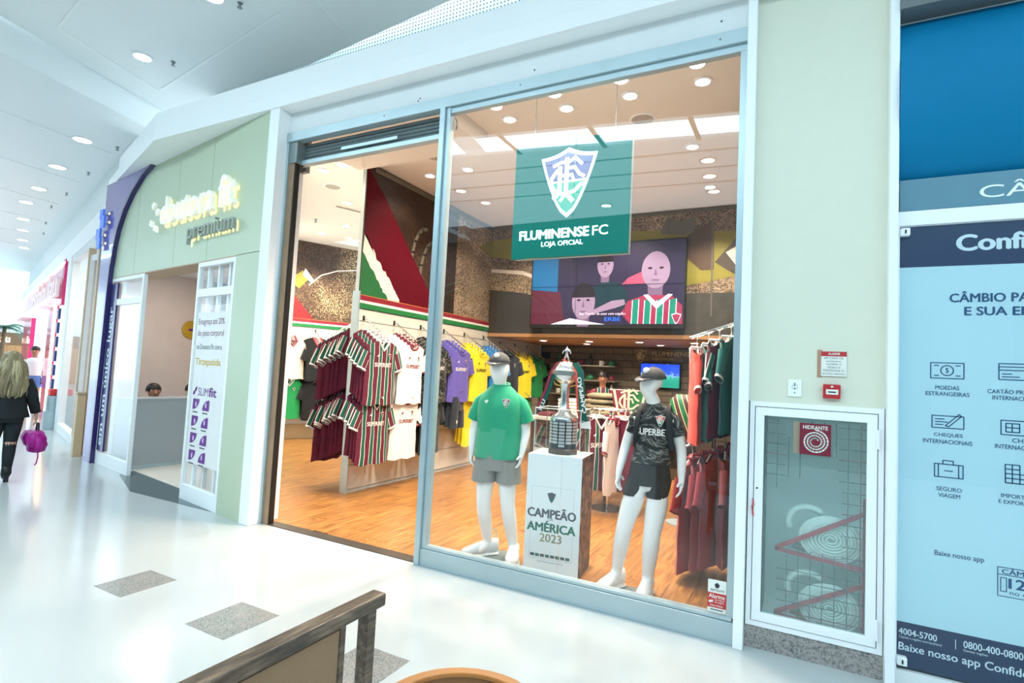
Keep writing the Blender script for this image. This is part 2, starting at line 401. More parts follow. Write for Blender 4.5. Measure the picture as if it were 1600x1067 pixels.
# ================================================================== SHOP FRONT
FP = [(8.8, 3.6), (-6.88, 3.6), (-9.0, 4.25), (-9.3, 4.42), (-10.4, 4.78)]
def band(path, depth, z0, z1):
    back = [(x+.25*depth*(1 if i > 0 else 0), y+depth) for i, (x, y) in enumerate(path)]
    return MB().prism(path+back[::-1], (0, 0, z0), (1, 0, 0), (0, 1, 0), (0, 0, z1-z0))
f1 = band(FP, .4, 4.31, 4.52).build('trim_2', WHITE, base=(-1, 3.8, 4.31), bevel=.006); struct(f1, 'white fascia beam running above the shops', 'fascia')
f2 = band([(x, y-.012) for x, y in FP], .4, 4.17, 4.31).build('trim_3', WHITE, base=(-1, 3.8, 4.17), bevel=.004); struct(f2, 'lower lip of the white fascia beam', 'fascia')
c = MB().box(-4.83, -4.69, 3.6, 3.95, 0, 4.17).build('trim_4', WHITE, bevel=.004); struct(c, 'white column between the green facade and the sports shop', 'column')
c = MB().box(-.328, -.272, 3.69, 3.9, 0, 4.17).build('trim_5', WHITE, bevel=.003); struct(c, 'slim white post right of the shop window', 'post')
c = MB().box(.445, .49, 3.70, 3.9, 0, 4.6).build('trim_6', WHITE, bevel=.003); struct(c, 'slim white post between fire cabinet and bank poster', 'post')
w = MB().box(-4.69, -.328, 3.75, 3.88, 3.945, 4.17).build('wall_front', WHITE2); struct(w, 'white strip of wall above the shop window header')
for x, z in ((-3.05, 3.99), (-3.03, 4.01), (-1.9, 4.02), (-.5, 4.05)):
    MB().ball((x, 3.749, z), .008, .004, .008, 6, 4).build('stain', M('paint_chip', '#5a6a6c', .8), w)
# window 1: steel frame and panes
wi = thing('window_1', 'tall steel framed display window of the sports shop', 'window', (-1.55, 3.75, 0), kind='structure')
MB().box(-4.69, -.328, 3.71, 3.80, 3.85, 3.945).build('header', STEEL, wi, bevel=.003)
MB().box(-2.69, -.328, 3.735, 3.79, 3.80, 3.85).build('glazing_bar', STEEL, wi, bevel=.002)
MB().box(-2.765, -2.715, 3.70, 3.80, 0, 3.85).build('mullion', STEEL, wi, bevel=.003)
MB().box(-2.713, -2.672, 3.725, 3.79, .16, 3.85).build('stile', STEEL, wi, bevel=.002)
MB().box(-.372, -.328, 3.735, 3.79, .16, 3.80).build('stile', STEEL, wi, bevel=.002)
MB().box(-2.715, -.328, 3.715, 3.80, 0, .137).build('sill', STEEL, wi, bevel=.003)
MB().box(-2.713, -.340, 3.725, 3.79, .140, .162).build('glazing_bar', STEEL, wi, bevel=.002)
MB().box(-2.68, -1.522, 3.752, 3.762, .15, 3.81).build('glass_pane', GLASS, wi)
MB().box(-1.518, -.36, 3.752, 3.762, .15, 3.81).build('glass_pane', GLASS, wi)
MB().tube([(-2.672, 3.80, 3.79), (-2.655, 3.80, 3.76), (-2.65, 3.80, 3.72), (-2.658, 3.80, 3.68)], .004, 6).build('cable', BLACK, wi)
for x, y in ((-3.4, 3.71), (-2.0, 3.71), (-.5, 3.71)): MB().ball((x, 3.709, 3.9), .008, .004, .008, 8, 5).build('screw', STEELD, wi)
# door 1: roller shutter, jambs, threshold
dr = thing('door_1', 'open shop doorway under a rolled up steel shutter', 'door', (-3.7, 3.75, 0), kind='structure')
for k in range(5):
    z = 3.84-.036*k; MB().tube([(-4.6, 3.85, z), (-2.77, 3.85, z)], .019, 8).build('shutter_slat', STEELD, dr)
MB().box(-4.6, -2.77, 3.80, 3.87, 3.63, 3.675).build('bottom_rail', STEEL, dr, bevel=.003)
MB().box(-4.0, -3.3, 3.79, 3.80, 3.70, 3.73).build('label_strip', STEEL, dr)
MB().box(-4.69, -4.6, 3.9, 3.95, 3.6, 3.95).build('guide_cap', STEELD, dr)
BRONZE = M('worn_bronze', '#94795f', .35, metal=.1, var=.25, vscale=4)
MB().box(-4.69, -4.665, 3.72, 3.80, 0, 3.85).build('jamb', STEEL, dr, bevel=.002)
MB().box(-4.665, -4.585, 3.74, 3.80, 0, 3.63).build('jamb', BRONZE, dr, bevel=.002)
MB().box(-4.585, -4.57, 3.75, 3.80, 0, 3.63).build('guide_rail', BLACK, dr)
MB().box(-4.665, -4.55, 3.73, 3.85, 3.63, 3.85).build('guide_box', STEELD, dr, bevel=.003)
MB().box(-4.6, -2.765, 3.74, 3.86, -.01, .006).build('threshold', M('dark_threshold', '#4c463f', .4, metal=.4, var=.2), dr)
MB().box(-2.77, -2.755, 3.80, 3.83, 1.0, 1.08).build('lock_plate', BRONZE, dr)
# ---- store shell
m, t = newmat('oak_plank'); o = t.obj(); inf = t.node('ShaderNodeObjectInfo').outputs['Random']
v = t.node('ShaderNodeVectorMath', operation='ADD'); t.l.new(o, v.inputs[0]); cx = t.node('ShaderNodeCombineXYZ'); t.l.new(t.math('MULTIPLY', inf, 40), cx.inputs[0]); t.l.new(t.math('MULTIPLY', inf, 17), cx.inputs[1]); t.l.new(cx.outputs[0], v.inputs[1])
g = t.noise(t.map(v.outputs[0], (14, 1.1, 1)), 2.2, 6, .6); g2 = t.noise(t.map(v.outputs[0], (60, 2, 1)), 2, 3)
base = t.mix(inf, '#a06d35', '#b47e41')
t.color(t.mix(t.math('MULTIPLY', g2, .35), t.mix(t.ramp(g, [(.40, '#000000'), (.58, '#ffffff')]), '#74461c', base), '#bf8f54'))
t.b.inputs['Roughness'].default_value = .34; WOODF = m
sf = MB().prism([(-4.7, 3.78), (-.3, 3.78), (-.3, 11), (-8, 11), (-10.6, 8.9), (-10.6, 8.4), (-4.95, 3.95)], (0, 0, -.1), (1, 0, 0), (0, 1, 0), (0, 0, .085)).build('floor', M('subfloor', '#7d5c36', .8), base=(-4, 6, -.1))
struct(sf, 'warm oak plank floor inside the sports shop', 'floor')
pl = MB().box(-.094, .094, -.64, .64, -.013, 0).mesh('plank'); pl.materials.append(WOODF)
for i in range(54):
    x = -.4-.19*i; y = 3.86+.64-(i*.47 % 1.28)
    while y < 11:
        lo = 3.86 if x > -4.7 else 3.9+(-4.9-x)*.79
        if y+.64 > lo and not (x < -8.4 and y > 10.2+(x+8.4)*2):
            y0 = max(y-.638, lo); y1 = min(y+.638, 10.95)
            if y1-y0 > .1: inst(pl, 'plank', (x, (y0+y1)/2, 0), sf, scale=(1, (y1-y0)/1.28, 1))
        y += 1.28
CREAM = M('shop_ceiling_paint', '#efe6d8', .75, var=.015)
CREAMW = M('shop_wall_paint', '#e9e2d4', .7, var=.02)
ce = MB().prism([(-4.95, 3.9), (-.3, 3.9), (-.3, 8.5), (-9.0, 8.5), (-8, 10.8), (-10.6, 9.5), (-10.6, 8.4)], (0, 0, 4.26), (1, 0, 0), (0, 1, 0), (0, 0, .1)).build('ceiling', CREAM, base=(-4, 6, 4.26))
struct(ce, 'warm cream ceiling inside the sports shop', 'ceiling')
c2 = MB().box(-4.98, -3.1, 3.88, 5.05, 4.08, 4.26).build('ceiling', CREAM); struct(c2, 'dropped cream soffit behind the shop doorway', 'ceiling')
w = MB().box(-.3, -.18, 3.9, 11, 0, 4.3).build('wall_right', M('shop_dark_panel', '#4b4640', .6, var=.15)); struct(w, 'dark right side wall of the sports shop')
w = MB().obox((-4.83, 3.95, 0), (-5.9, 4.74, 0), (-.06, -.07, 0), (0, 0, 4.3)).build('wall_divider', WHITE2); struct(w, 'wall dividing the sports shop from the clinic next door')
# partition wall with slat boards
SLAT = M('slatwall_board', '#dcd8cd', .55, var=.03)
STR_R = M('stripe_burgundy', '#8c2032', .5); STR_W = M('stripe_white', '#efece4', .5); STR_G = M('stripe_green', '#1f7a3d', .5)
def slatwall(parent, o, d, n, L, z0, z1, step=.305):
    z = z0
    while z < z1-.05:
        h = min(step, z1-z)-.012; MB().obox(Vector(o)+Vector((0, 0, z)), Vector(d)*L, Vector(n)*.018, (0, 0, h)).build('slat_board', SLAT, parent); z += step
def stripes(parent, o, d, n, L, z):
    for k, (mt, h0, h1) in enumerate(((STR_G, 0, .065), (STR_W, .065, .10), (STR_R, .10, .165), (M('stripe_gold', '#c98a3c', .5), .165, .172))):
        MB().obox(Vector(o)+Vector((0, 0, z+h0)), Vector(d)*L, Vector(n)*.03, (0, 0, h1-h0)).build('stripe', mt, parent)
pw = MB().box(-5.06, -5.0, 5.2, 10.9, 0, 4.26).build('wall_center', M('partition_edge', '#c3ccc9', .6)); struct(pw, 'partition wall lined with slat boards and hanging shirts')
slatwall(pw, (-5.0, 5.2, 0), (0, 1, 0), (1, 0, 0), 5.6, .05, 2.34); stripes(pw, (-5.0, 5.2, 0), (0, 1, 0), (1, 0, 0), 3.35, 2.345)
slatwall(pw, (-5.06, 5.2, 0), (0, 1, 0), (-1, 0, 0), 3.0, .05, 2.34)
MB().box(-5.08, -4.965, 5.18, 5.2, 0, 2.56).build('end_trim', STEEL, pw)
# left wall
LWo = Vector((-10.7, 5.62, 0)); LWd = Vector((.42, .9075, 0)); LWn = Vector((.9075, -.42, 0))
LW0 = Vector((-9.6, 8.0, 0))
w = MB().obox(LW0-LWd*1.6-LWn*.1, LWd*4.6, LWn*.1, (0, 0, 4.3)).build('wall_left', CREAMW); struct(w, 'slat lined left wall with crowd mural above')
slatwall(w, LW0-LWd*1.6, LWd, LWn, 4.4, .32, 2.38); stripes(w, LW0-LWd*1.6, LWd, LWn, 4.4, 2.385)
MB().obox(LW0-LWd*1.6, LWd*4.4, LWn*.04, (0, 0, .3)).build('kick_board', M('kick_board_tan', '#b79a72', .5), w)
LWALL = w
# bulkhead over the back niche and the niche itself
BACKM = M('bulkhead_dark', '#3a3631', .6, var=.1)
wb = MB().box(-4.98, -.3, 8.5, 8.62, 2.25, 4.26).build('wall_back', BACKM); struct(wb, 'upper back wall carrying the stadium mural and screen')
MB().box(-4.98, -.3, 8.47, 8.5, 2.25, 2.31).build('edge_trim', M('wood_edge', '#b98a5a', .45), wb)
cn = MB().box(-4.98, -.3, 8.62, 10.9, 2.25, 2.33).build('ceiling', M('niche_soffit_wood', '#b78c62', .5, var=.1)); struct(cn, 'low wood coloured soffit over the cash desk niche', 'ceiling')
wn = MB().box(-4.98, -.3, 10.82, 10.95, 0, 2.25).build('wall_niche', M('mortar_dark', '#3b362f', .9)); struct(wn, 'grey brown brick wall behind the cash desk')
m, t = newmat('niche_brick'); inf = t.node('ShaderNodeObjectInfo').outputs['Random']; nz = t.noise(t.obj(), 9, 4)
t.color(t.mix(nz, t.mix(inf, '#574f44', '#6d6352'), '#877a66')); t.b.inputs['Roughness'].default_value = .8; t.bump(nz, .4)
br = MB().box(-.195, .195, -.02, .02, 0, .118).mesh('brick'); br.materials.append(m)
for r_ in range(17):
    for k in range(12):
        x = -4.75+.4*k-(.2 if r_ % 2 else 0)
        if -4.9 < x < -.45: inst(br, 'brick', (x, 10.81+random.uniform(-.006, .004), .03+.13*r_), wn)
# ================================================================== FIRE CABINET WALL
X3, Z3 = (1, 0, 0), (0, 0, 1)
BEIGE = M('beige_laminate', '#e3e3cf', .45, var=.025, vscale=14)
wr = MB().box(-.272, .445, 3.78, 3.84, 1.505, 4.7).build('wall_front', BEIGE); struct(wr, 'beige laminate panel above the fire hose cabinet')
wr = MB().box(-.272, .445, 3.775, 4.3, 0, .137).build('baseboard_front', GRANP); struct(wr, 'speckled granite plinth under the fire hose cabinet', 'plinth')
cab = thing('fire_hose_cabinet', 'white framed fire hose cabinet with glass door and coiled hoses behind', 'cabinet', (.09, 3.8, .137))
def frame(mb, x0, x1, z0, z1, w, y0, y1):
    mb.box(x0, x1, y0, y1, z1-w, z1); mb.box(x0, x1, y0, y1, z0, z0+w); mb.box(x0, x0+w, y0, y1, z0+w, z1-w); mb.box(x1-w, x1, y0, y1, z0+w, z1-w); return mb
for a in ((-.265, .44, 1.475, 1.505), (-.265, .44, .137, .168), (-.265, -.237, .168, 1.475), (.412, .44, .168, 1.475)):
    MB().box(a[0], a[1], 3.765, 4.2, a[2], a[3]).build('cabinet_frame', WHITE, cab)
INS = M('cabinet_inside', '#e2efeb', .7, var=.05)
MB().box(-.24, .42, 4.2, 4.22, .16, 1.48).build('back_panel', INS, cab)
cd = frame(MB(), -.232, .407, .173, 1.470, .05, 3.757, 3.79).build('door_frame', WHITE, cab, bevel=.002)
MB().box(-.185, .36, 3.772, 3.777, .22, 1.422).build('glass_pane', GLASSG, cd)
for z in (1.33, .27):
    MB().tube([(.409, 3.752, z-.055), (.409, 3.752, z+.055)], .009, 8).build('hinge', WHITE, cab)
MB().ball((-.215, 3.757, .97), .006, .004, .006, 8, 6).build('lock', BLACK, cd)
SEALR = M('red_seal', '#d0313a', .5)
MB().tube([(-.24, 3.755, .9), (-.232, 3.75, .89), (-.238, 3.752, .875), (-.228, 3.75, .87), (-.24, 3.752, .86), (-.236, 3.752, .82), (-.232, 3.752, .80)], .004, 6).build('seal', SEALR, cab)
# wire mesh panel half hidden by glare, as red and dark bars
MESHW = M('mesh_wire_dark', '#4a5052', .5); MESHR = M('mesh_wire_red', '#8c2838', .5)
for k in range(9):       # glare over the mesh is put into its shape: hidden wires are left out
    x = -.17+.063*k
    z0_, z1_ = ((.98, 1.4) if k < 2 else (1.05, 1.3) if k < 4 else (1.2, 1.4) if k < 7 else (.2, 1.4))
    MB().box(x-.0025, x+.0025, 3.815, 3.819, z0_, z1_).build('mesh_wire', MESHR if k == 8 else MESHW, cab)
    if 2 <= k < 7: MB().box(x-.002, x+.002, 3.815, 3.819, .2, .62).build('mesh_wire', MESHW, cab)
for k in range(19):
    z = .24+.063*k
    for a_, b_ in (((-.2, -.06), (.22, .38)) if k > 12 else ((.24, .38),) if 4 < k <= 12 else ((-.1, .38),)):
        MB().box(a_, b_, 3.818, 3.822, z-.002, z+.002).build('mesh_wire', MESHW if k % 5 else MESHR, cab)
REDM = M('red_rack_paint', '#c22f40', .5)
for nm, z0, z1 in (('upper', .59, .87), ('lower', .2, .46)):
    rk = thing('hose_rack', nm+' red steel hose rack inside the fire cabinet', 'rack', (.2, 3.9, z0))
    MB().obox((-.11, 3.84, z0), (.47, 0, z1-z0), (0, .012, 0), (0, 0, .03)).build('arm', REDM, rk)
    MB().obox((-.11, 3.84, z0), (.47, 0, -.04), (0, .012, 0), (0, 0, .022)).build('arm', REDM, rk)
    MB().box(.35, .375, 3.84, 3.86, z0-.05, z1+.1).build('upright', REDM, rk)
HOSE = M('white_canvas_hose', '#f3f4ee', .8, var=.06, vscale=40, bump=.3, bscale=120)
for nm, cz in (('upper', .70), ('lower', .30)):
    mb = MB()
    pts = []
    for i in range(0, 8*24):
        a = 2*pi*i/24; r = .012+.0165*i/24
        pts.append((.19+r*cos(a)*1.12*(1.05 if cos(a) < 0 else 1), 3.87+.00002*i, cz+r*sin(a)*.95))
    mb.tube(pts, .0062, 5, flat=2.6)
    ho = thing('fire_hose', nm+' flat coiled white fire hose in the cabinet', 'hose', (.19, 3.92, cz-.12))
    mb.build('coil', HOSE, ho, smooth=True)
    MB().tube([(.07+.11*cos(a_), 3.95, cz+.06+.1*sin(a_)) for a_ in [3.6-.2*k_ for k_ in range(15)]], .02, 8).build('loose_turn', HOSE, ho, smooth=True)
    MB().tube([(-.02, 3.9, cz-.07), (.06, 3.9, cz-.085)], .022, 12).build('coupling', STEELD if nm == 'upper' else M('brass', '#b08b4a', .3, metal=.9), ho)
# hydrant sign, alarm notice, call point, socket
REDD = M('sign_dark_red', '#7c1f33', .45); SIGNW = M('sign_offwhite', '#eeeee4', .5)
hs = thing('hydrant_sign', 'square dark red HIDRANTE sign with a white spiral on the cabinet glass', 'sign', (.096, 3.755, 1.2))
MB().box(.014, .178, 3.763, 3.769, 1.205, 1.392).build('plate', REDD, hs)
MB().box(-.02, .014, 3.775, 3.779, 1.205, 1.395).build('backing_tape', M('tape_tan', '#b78f74', .6), hs)
put(MB(), text('HIDRANTE', .13, .022, bold=.02), (.031, 3.7622, 1.358)).build('lettering', SIGNW, hs)
mb = MB()
sp_ = []
for i in range(64): a = .6+2*pi*i/20; r = .018+.0165*i/20; sp_.append((r*cos(a), r*sin(a)))
for q in ribbon(sp_, .0085): mb.flat(q, (.096, 3.7622, 1.285), X3, Z3)
mb.build('spiral', SIGNW, hs)
al = thing('alarm_notice', 'small white alarm instruction plate with red heading', 'sign', (.18, 3.78, 1.68))
MB().box(.1, .125, 3.776, 3.78, 1.672, 1.838).build('backing_tape', M('tape_tan', '#b78f74', .6), al)
MB().box(.12, .252, 3.768, 3.778, 1.68, 1.828).build('plate', SIGNW, al, bevel=.002)
MB().box(.12, .252, 3.7665, 3.768, 1.8, 1.828).build('heading', M('sign_red', '#c23239', .45), al)
put(MB(), text('ALARME', .06, .013, bold=.02), (.157, 3.766, 1.808)).build('lettering', SIGNW, al)
for k, l in enumerate(('EM CASO DE', 'INCÊNDIO', 'QUEBRE O', 'VIDRO E', 'PRESSIONE O', 'BOTÃO ABAIXO')):
    ww = .0098*len(l); put(MB(), text(l, ww, .0115), (.186-ww/2, 3.7675, 1.783-.0185*k)).build('lettering', M('ink_grey', '#4b5357', .6), al)
cp = thing('fire_call_point', 'small red fire alarm call point on the beige wall', 'alarm', (.177, 3.78, 1.546))
MB().box(.132, .222, 3.745, 3.78, 1.548, 1.632).build('housing', M('call_point_red', '#c02a30', .4), cp, bevel=.005)
MB().box(.147, .21, 3.741, 3.746, 1.572, 1.602).build('glass_plate', SIGNW, cp)
MB().box(.158, .198, 3.7400, 3.7415, 1.583, 1.590).build('lettering', BLACK, cp)
MB().ball((.178, 3.742, 1.618), .008, .004, .006, 8, 6).build('indicator', SIGNW, cp)
so = thing('wall_socket', 'white three pin wall socket beside the alarm point', 'socket', (-.018, 3.78, 1.544))
MB().box(-.056, .02, 3.77, 3.78, 1.546, 1.652).build('plate', WHITE, so, bevel=.004)
MB().lathe([(.017, 0), (.017, .002), (.014, .003)], (0, 0, 0), 16)
for dz in (.017, 0, -.027, .03): MB().ball((-.018, 3.7695, 1.6+dz-.002), .004, .002, .004, 8, 5).build('pin_hole', BLACK, so)
mb = MB().tube([(-.018+.015*cos(2*pi*k/16), 3.769, 1.607+.015*sin(2*pi*k/16)) for k in range(17)], .001, 4); mb.build('ring', STEELD, so)
# ================================================================== BANK FRONT
NAVY = M('bank_navy', '#0a2c54', .35); PALE = M('bank_pale_blue', '#bfe5ee', .5, var=.01); INK = M('bank_ink', '#174a78', .5)
BLUE = M('bank_sign_blue', '#007aa8', .6, spec=.2, var=.05, vscale=2, bump=.02); GREYB = M('bank_grey_band', '#5b8a9c', .4)
PW = M('print_white', '#d9eef4', .5)
bf = thing('bank_front_frame', 'white frame bars around the currency exchange poster', 'frame', (1.3, 3.8, 0))
MB().box(.49, 2.4, 3.765, 3.85, 2.562, 2.645).build('cross_bar', WHITE, bf); MB().box(.49, 2.4, 3.77, 3.9, 0, .085).build('base_bar', WHITE2, bf)
MB().box(.49, .505, 3.765, 3.85, .085, 2.562).build('side_bar', WHITE, bf)
MB().box(.49, 2.4, 3.80, 3.83, .085, .10).build('sill_track', M('track_dark', '#4a5557', .5), bf)
MB().box(.49, 2.4, 3.84, 3.9, 2.6, 3.85).build('back_board', WHITE2, bf)
bs = thing('bank_sign_box', 'bulging plain blue lightbox above the exchange counter', 'sign', (1.4, 3.8, 2.83))
N = 14; prof = [(3.83-.16*sin(pi*k/N)**.8, 2.835+.965*k/N) for k in range(N+1)]
mb = MB(); mb.prism([(z, y) for y, z in prof], (.492, 0, 0), (0, 0, 1), (0, 1, 0), (1.9, 0, 0)); mb.build('blue_face', BLUE, bs, smooth='auto')
w = MB().box(.49, 2.4, 3.68, 3.9, 3.815, 4.5).build('wall_front', M('bank_dark_soffit', '#6d7476', .5)); struct(w, 'dark grey panel over the blue bank sign')
gb = thing('bank_name_band', 'grey blue glass band with the white letters of exchange', 'sign', (1.4, 3.8, 2.65))
MB().box(.505, 2.4, 3.775, 3.80, 2.65, 2.832).build('band', GREYB, gb)
put(MB(), text('CÂMBIO', .62, .088, res=6), (.865, 3.7735, 2.69)).build('lettering', M('sign_white', '#f4f8f8', .5), gb)
po = thing('exchange_poster', 'pale blue currency exchange poster with navy bands behind glass', 'poster', (1.4, 3.78, .09))
MB().box(.505, 2.4, 3.785, 3.80, .34, 2.322).build('sheet', PALE, po)
MB().box(.505, 2.4, 3.785, 3.80, 2.322, 2.558).build('heading_band', NAVY, po); MB().box(.505, 2.4, 3.785, 3.80, .10, .34).build('foot_band', NAVY, po)
yb = 3.7835
put(MB(), text('Confidence', .62, .088, bold=.04, res=5), (.77, yb, 2.405)).build('lettering', PW, po)
for s_, p_, w_, h_ in (('CÂMBIO PARA VOCÊ', (.738, yb, 2.118), .60, .060), ('E SUA EMPRESA', (.803, yb, 2.045), .48, .046)): put(MB(), text(s_, w_, h_, bold=.03), p_).build('lettering', INK, po)
for s, x, z, ww, hh in (('MOEDAS', .675, 1.632, .105, .022), ('ESTRANGEIRAS', .632, 1.598, .192, .022), ('CHEQUES', .670, 1.372, .125, .022), ('INTERNACIONAIS', .621, 1.336, .215, .022),
        ('SEGURO', .682, 1.08, .11, .022), ('VIAGEM', .69, 1.046, .095, .022), ('CARTÃO PRÉ-PAGO', .90, 1.625, .24, .027), ('INTERNACIONAL', .92, 1.592, .2, .022),
        ('CHIP', 1.0, 1.372, .07, .022), ('INTERNACIONAL', .93, 1.336, .2, .022), ('IMPORTAÇÃO', .955, 1.078, .17, .03), ('E EXPORTAÇÃO', .945, 1.046, .19, .03),
        ('Baixe nosso app', .675, .722, .21, .036)):
    put(MB(), text(s, ww, hh, bold=.01), (x, yb, z)).build('lettering', INK, po)
def strokes(lst, wd=.005):
    mb = MB()
    for pts in lst:
        for q in ribbon(pts, wd): mb.flat(q, (0, yb, 0), X3, Z3)
    return mb
def rect(x0, x1, z0, z1): return [(x0, z0), (x1, z0), (x1, z1), (x0, z1), (x0, z0)]
def circ(x, z, r, n=18): return [(x+r*cos(2*pi*k/n), z+r*sin(2*pi*k/n)) for k in range(n+1)]
strokes([rect(.654, .8, 1.695, 1.78), circ(.727, 1.738, .028), [(.67, 1.765), (.69, 1.765)], [(.765, 1.765), (.785, 1.765)], [(.67, 1.71), (.69, 1.71)], [(.765, 1.71), (.785, 1.71)]]).build('banknote_icon', INK, po)
put(MB(), text('$', .014, .032), (.72, yb, 1.722)).build('lettering', INK, po)
strokes([rect(.661, .8, 1.422, 1.488), [(.675, 1.47), (.715, 1.47)], [(.675, 1.455), (.73, 1.455)], [(.675, 1.44), (.71, 1.44)], [(.72, 1.435), (.78, 1.50), (.79, 1.49), (.735, 1.43), (.72, 1.435)]]).build('cheque_icon', INK, po)
strokes([rect(.673, .797, 1.155, 1.225), [(.71, 1.225), (.71, 1.245), (.755, 1.245), (.755, 1.225)], [(.69, 1.155), (.69, 1.225)], [(.778, 1.155), (.778, 1.225)], [(.717, 1.19), (.752, 1.19)]]).build('suitcase_icon', INK, po)
strokes([rect(.947, 1.1, 1.70, 1.785), [(.947, 1.768), (1.1, 1.768)], [(.947, 1.75), (1.1, 1.75)], [(.96, 1.73), (1.0, 1.73)], [(.96, 1.715), (1.03, 1.715)]]).build('card_icon', INK, po)
strokes([rect(.955, 1.09, 1.41, 1.485), rect(.975, 1.03, 1.425, 1.47), [(.975, 1.448), (1.03, 1.448)], [(1.0, 1.425), (1.0, 1.47)]]).build('chip_icon', INK, po)
strokes([rect(.972, 1.03, 1.16, 1.255), [(.972, 1.232), (1.03, 1.232)], [(.972, 1.208), (1.1, 1.208)], [(.972, 1.184), (1.1, 1.184)], [(1.0, 1.16), (1.0, 1.255)], [(.972, 1.16), (1.1, 1.16), (1.1, 1.208)]]).build('container_icon', INK, po)
strokes([rect(.94, 1.25, .575, .722), [(.94, .685), (1.25, .685)], rect(.952, .975, .6, .67)], .004).build('offer_box', INK, po)
for s_, p_, w_, h_, b_ in (('CÂMBIO', (.957, yb, .69), .16, .03, .02), ('12x', (.985, yb, .62), .11, .05, .03), ('no cartão', (.988, yb, .588), .15, .022, 0)): put(MB(), text(s_, w_, h_, bold=b_), p_).build('lettering', INK, po)
for s_, p_, w_, h_, b_ in (('4004-5700', (.517, yb, .272), .17, .034, .015), ('0800-400-0800', (.80, yb, .272), .24, .036, .015), ('Baixe nosso app Confidence', (.517, yb, .175), .62, .054, .015), ('Capitais e regiões metropolitanas', (.518, yb, .249), .19, .016, 0), ('Demais regiões', (.8, yb, .249), .1, .016, 0)):
    put(MB(), text(s_, w_, h_, bold=b_), p_).build('lettering', PW, po)
MB().box(.765, .768, yb-.001, yb, .255, .305).build('divider', PW, po)
bg = MB().box(.508, 2.39, 3.765, 3.77, .105, 2.555).build('window_2', GLASS); struct(bg, 'glass sheet over the pale blue exchange poster', 'window')
for z, nm, dz in ((2.50, 'upper', 0), (.115, 'lower', 0)):
    lk = thing('glass_door_lock', nm+' white patch lock on the corner of the poster glass', 'lock', (.53, 3.76, z))
    MB().box(.505, .552, 3.745, 3.79, z, z+.045).build('body', WHITE, lk, bevel=.006)
    MB().lathe([(.009, 0), (.009, .006)], (0, 0, 0), 12)
    MB().box(.526, .534, 3.741, 3.746, z+.012, z+.034).build('keyhole', BLACK, lk, bevel=.002)
# ================================================================== CLINIC FRONT (green facade)
L0 = Vector((-9.46, 4.38, 0)); DX = Vector((.9866, -.1632, 0)); DN = Vector((-.1632, -.9866, 0)); UP = Vector((0, 0, 1))
def dbox(mb, a, b, z0, z1, d0=0, d1=.06):
    """box on the clinic front: a..b along it, d0..d1 out of its plane (towards the walkway)"""
    return mb.obox(L0+DX*a+DN*d0+UP*z0, DX*(b-a), -DN*(d0-d1)*1.0, UP*(z1-z0))
GREEN = M('sage_panel', '#c1cdb0', .38, var=.03, vscale=2); GREENJ = M('panel_joint', '#7d9079', .7)
cl = thing('wall_clinic', 'sage green panelled clinic facade', 'wall', (-7, 3.95, 0), kind='structure')
edges = [.4, 1.3, 2.5, 3.5, 4.72]
def dt(X): return (X+9.46)/.9866
for a, b in ((.3, dt(-8.2)), (dt(-8.2), dt(-6.93)), (dt(-6.93), dt(-6.03)), (dt(-6.03), 4.72)):
    dbox(MB(), a+.004, b-.004, 2.715, 4.17, -.06, 0).build('facade_panel', GREEN, cl)
dbox(MB(), 4.20, 4.72, 0, 2.708, -.06, 0).build('facade_panel', GREEN, cl)
dbox(MB(), .3, 4.72, .0+2.72, 4.17, -.09, -.061).build('panel_backing', GREENJ, cl)
dbox(MB(), .3, 4.2, 2.70, 2.715, -.3, 0).build('lintel_soffit', M('soffit_wood', '#c2a58a', .6), cl)
# purple fin with a curved edge
PURP = M('gloss_purple', '#6f62a6', .18, coat=.5, var=.04, vscale=2); PURPD = M('deep_purple_edge', '#2f1f63', .25, coat=.4)
cv = [(dt(-7.80), 4.168), (dt(-8.1), 4.08), (dt(-8.45), 3.88), (dt(-8.70), 3.66), (dt(-8.87), 3.42), (dt(-8.97), 3.18), (dt(-9.02), 2.9), (dt(-9.05), 2.5), (dt(-9.07), 1.5), (dt(-9.09), 0)]
pf = thing('purple_fin', 'glossy purple panel with a curved edge on the clinic facade', 'panel', (-9.3, 4.3, 0))
MB().prism([(0.06, 0)]+[(0.03, 4.168)]+cv, L0+DN*.005, DX, UP, DN*.045).build('panel', PURP, pf)
mb = MB()
for (a, z0), (b, z1) in zip(cv, cv[1:]):
    p = L0+DX*a+UP*z0; q = L0+DX*b+UP*z1; w_ = .075 if z0 > 3 else .06
    mb.obox(p-DX*.01-DN*.0, q-p, DX*w_, DN*.06)
mb.build('edge_rim', PURPD, pf)
SIGNG = M('lit_letter_white', '#fffdf0', .4, emit=.12, ecol='#fff6d8'); HALO = M('halo_light', '#ffe9a0', .4, emit=.8)
ds = thing('clinic_sign', 'raised white halo lit clinic name letters on the green facade', 'sign', (-6.4, 3.9, 3.0))
o = L0+DX*(dt(-7.25))+DN*.05
put_words(text('doutora fit', 1.93, .36, ext=.05, bold=.004, res=3), .06, o+UP*3.26, DX, UP, 'lettering', SIGNG, ds)
put(MB(), text('premium', 1.12, .24, ext=.04, res=3), L0+DX*dt(-6.42)+DN*.05+UP*2.93, DX, UP).build('lettering', M('letter_grey', '#9aa39a', .4), ds)
put(MB(), text('doutora fit', 1.95, .365, bold=.012), L0+DX*(dt(-7.28))+DN*.006+UP*3.235, DX, UP).build('halo', HALO, ds)
put(MB(), text('premium', 1.12, .235, bold=.01), L0+DX*dt(-6.43)+DN*.006+UP*2.915, DX, UP).build('halo', M('halo_soft', '#fff0b0', .4, emit=.7), ds)
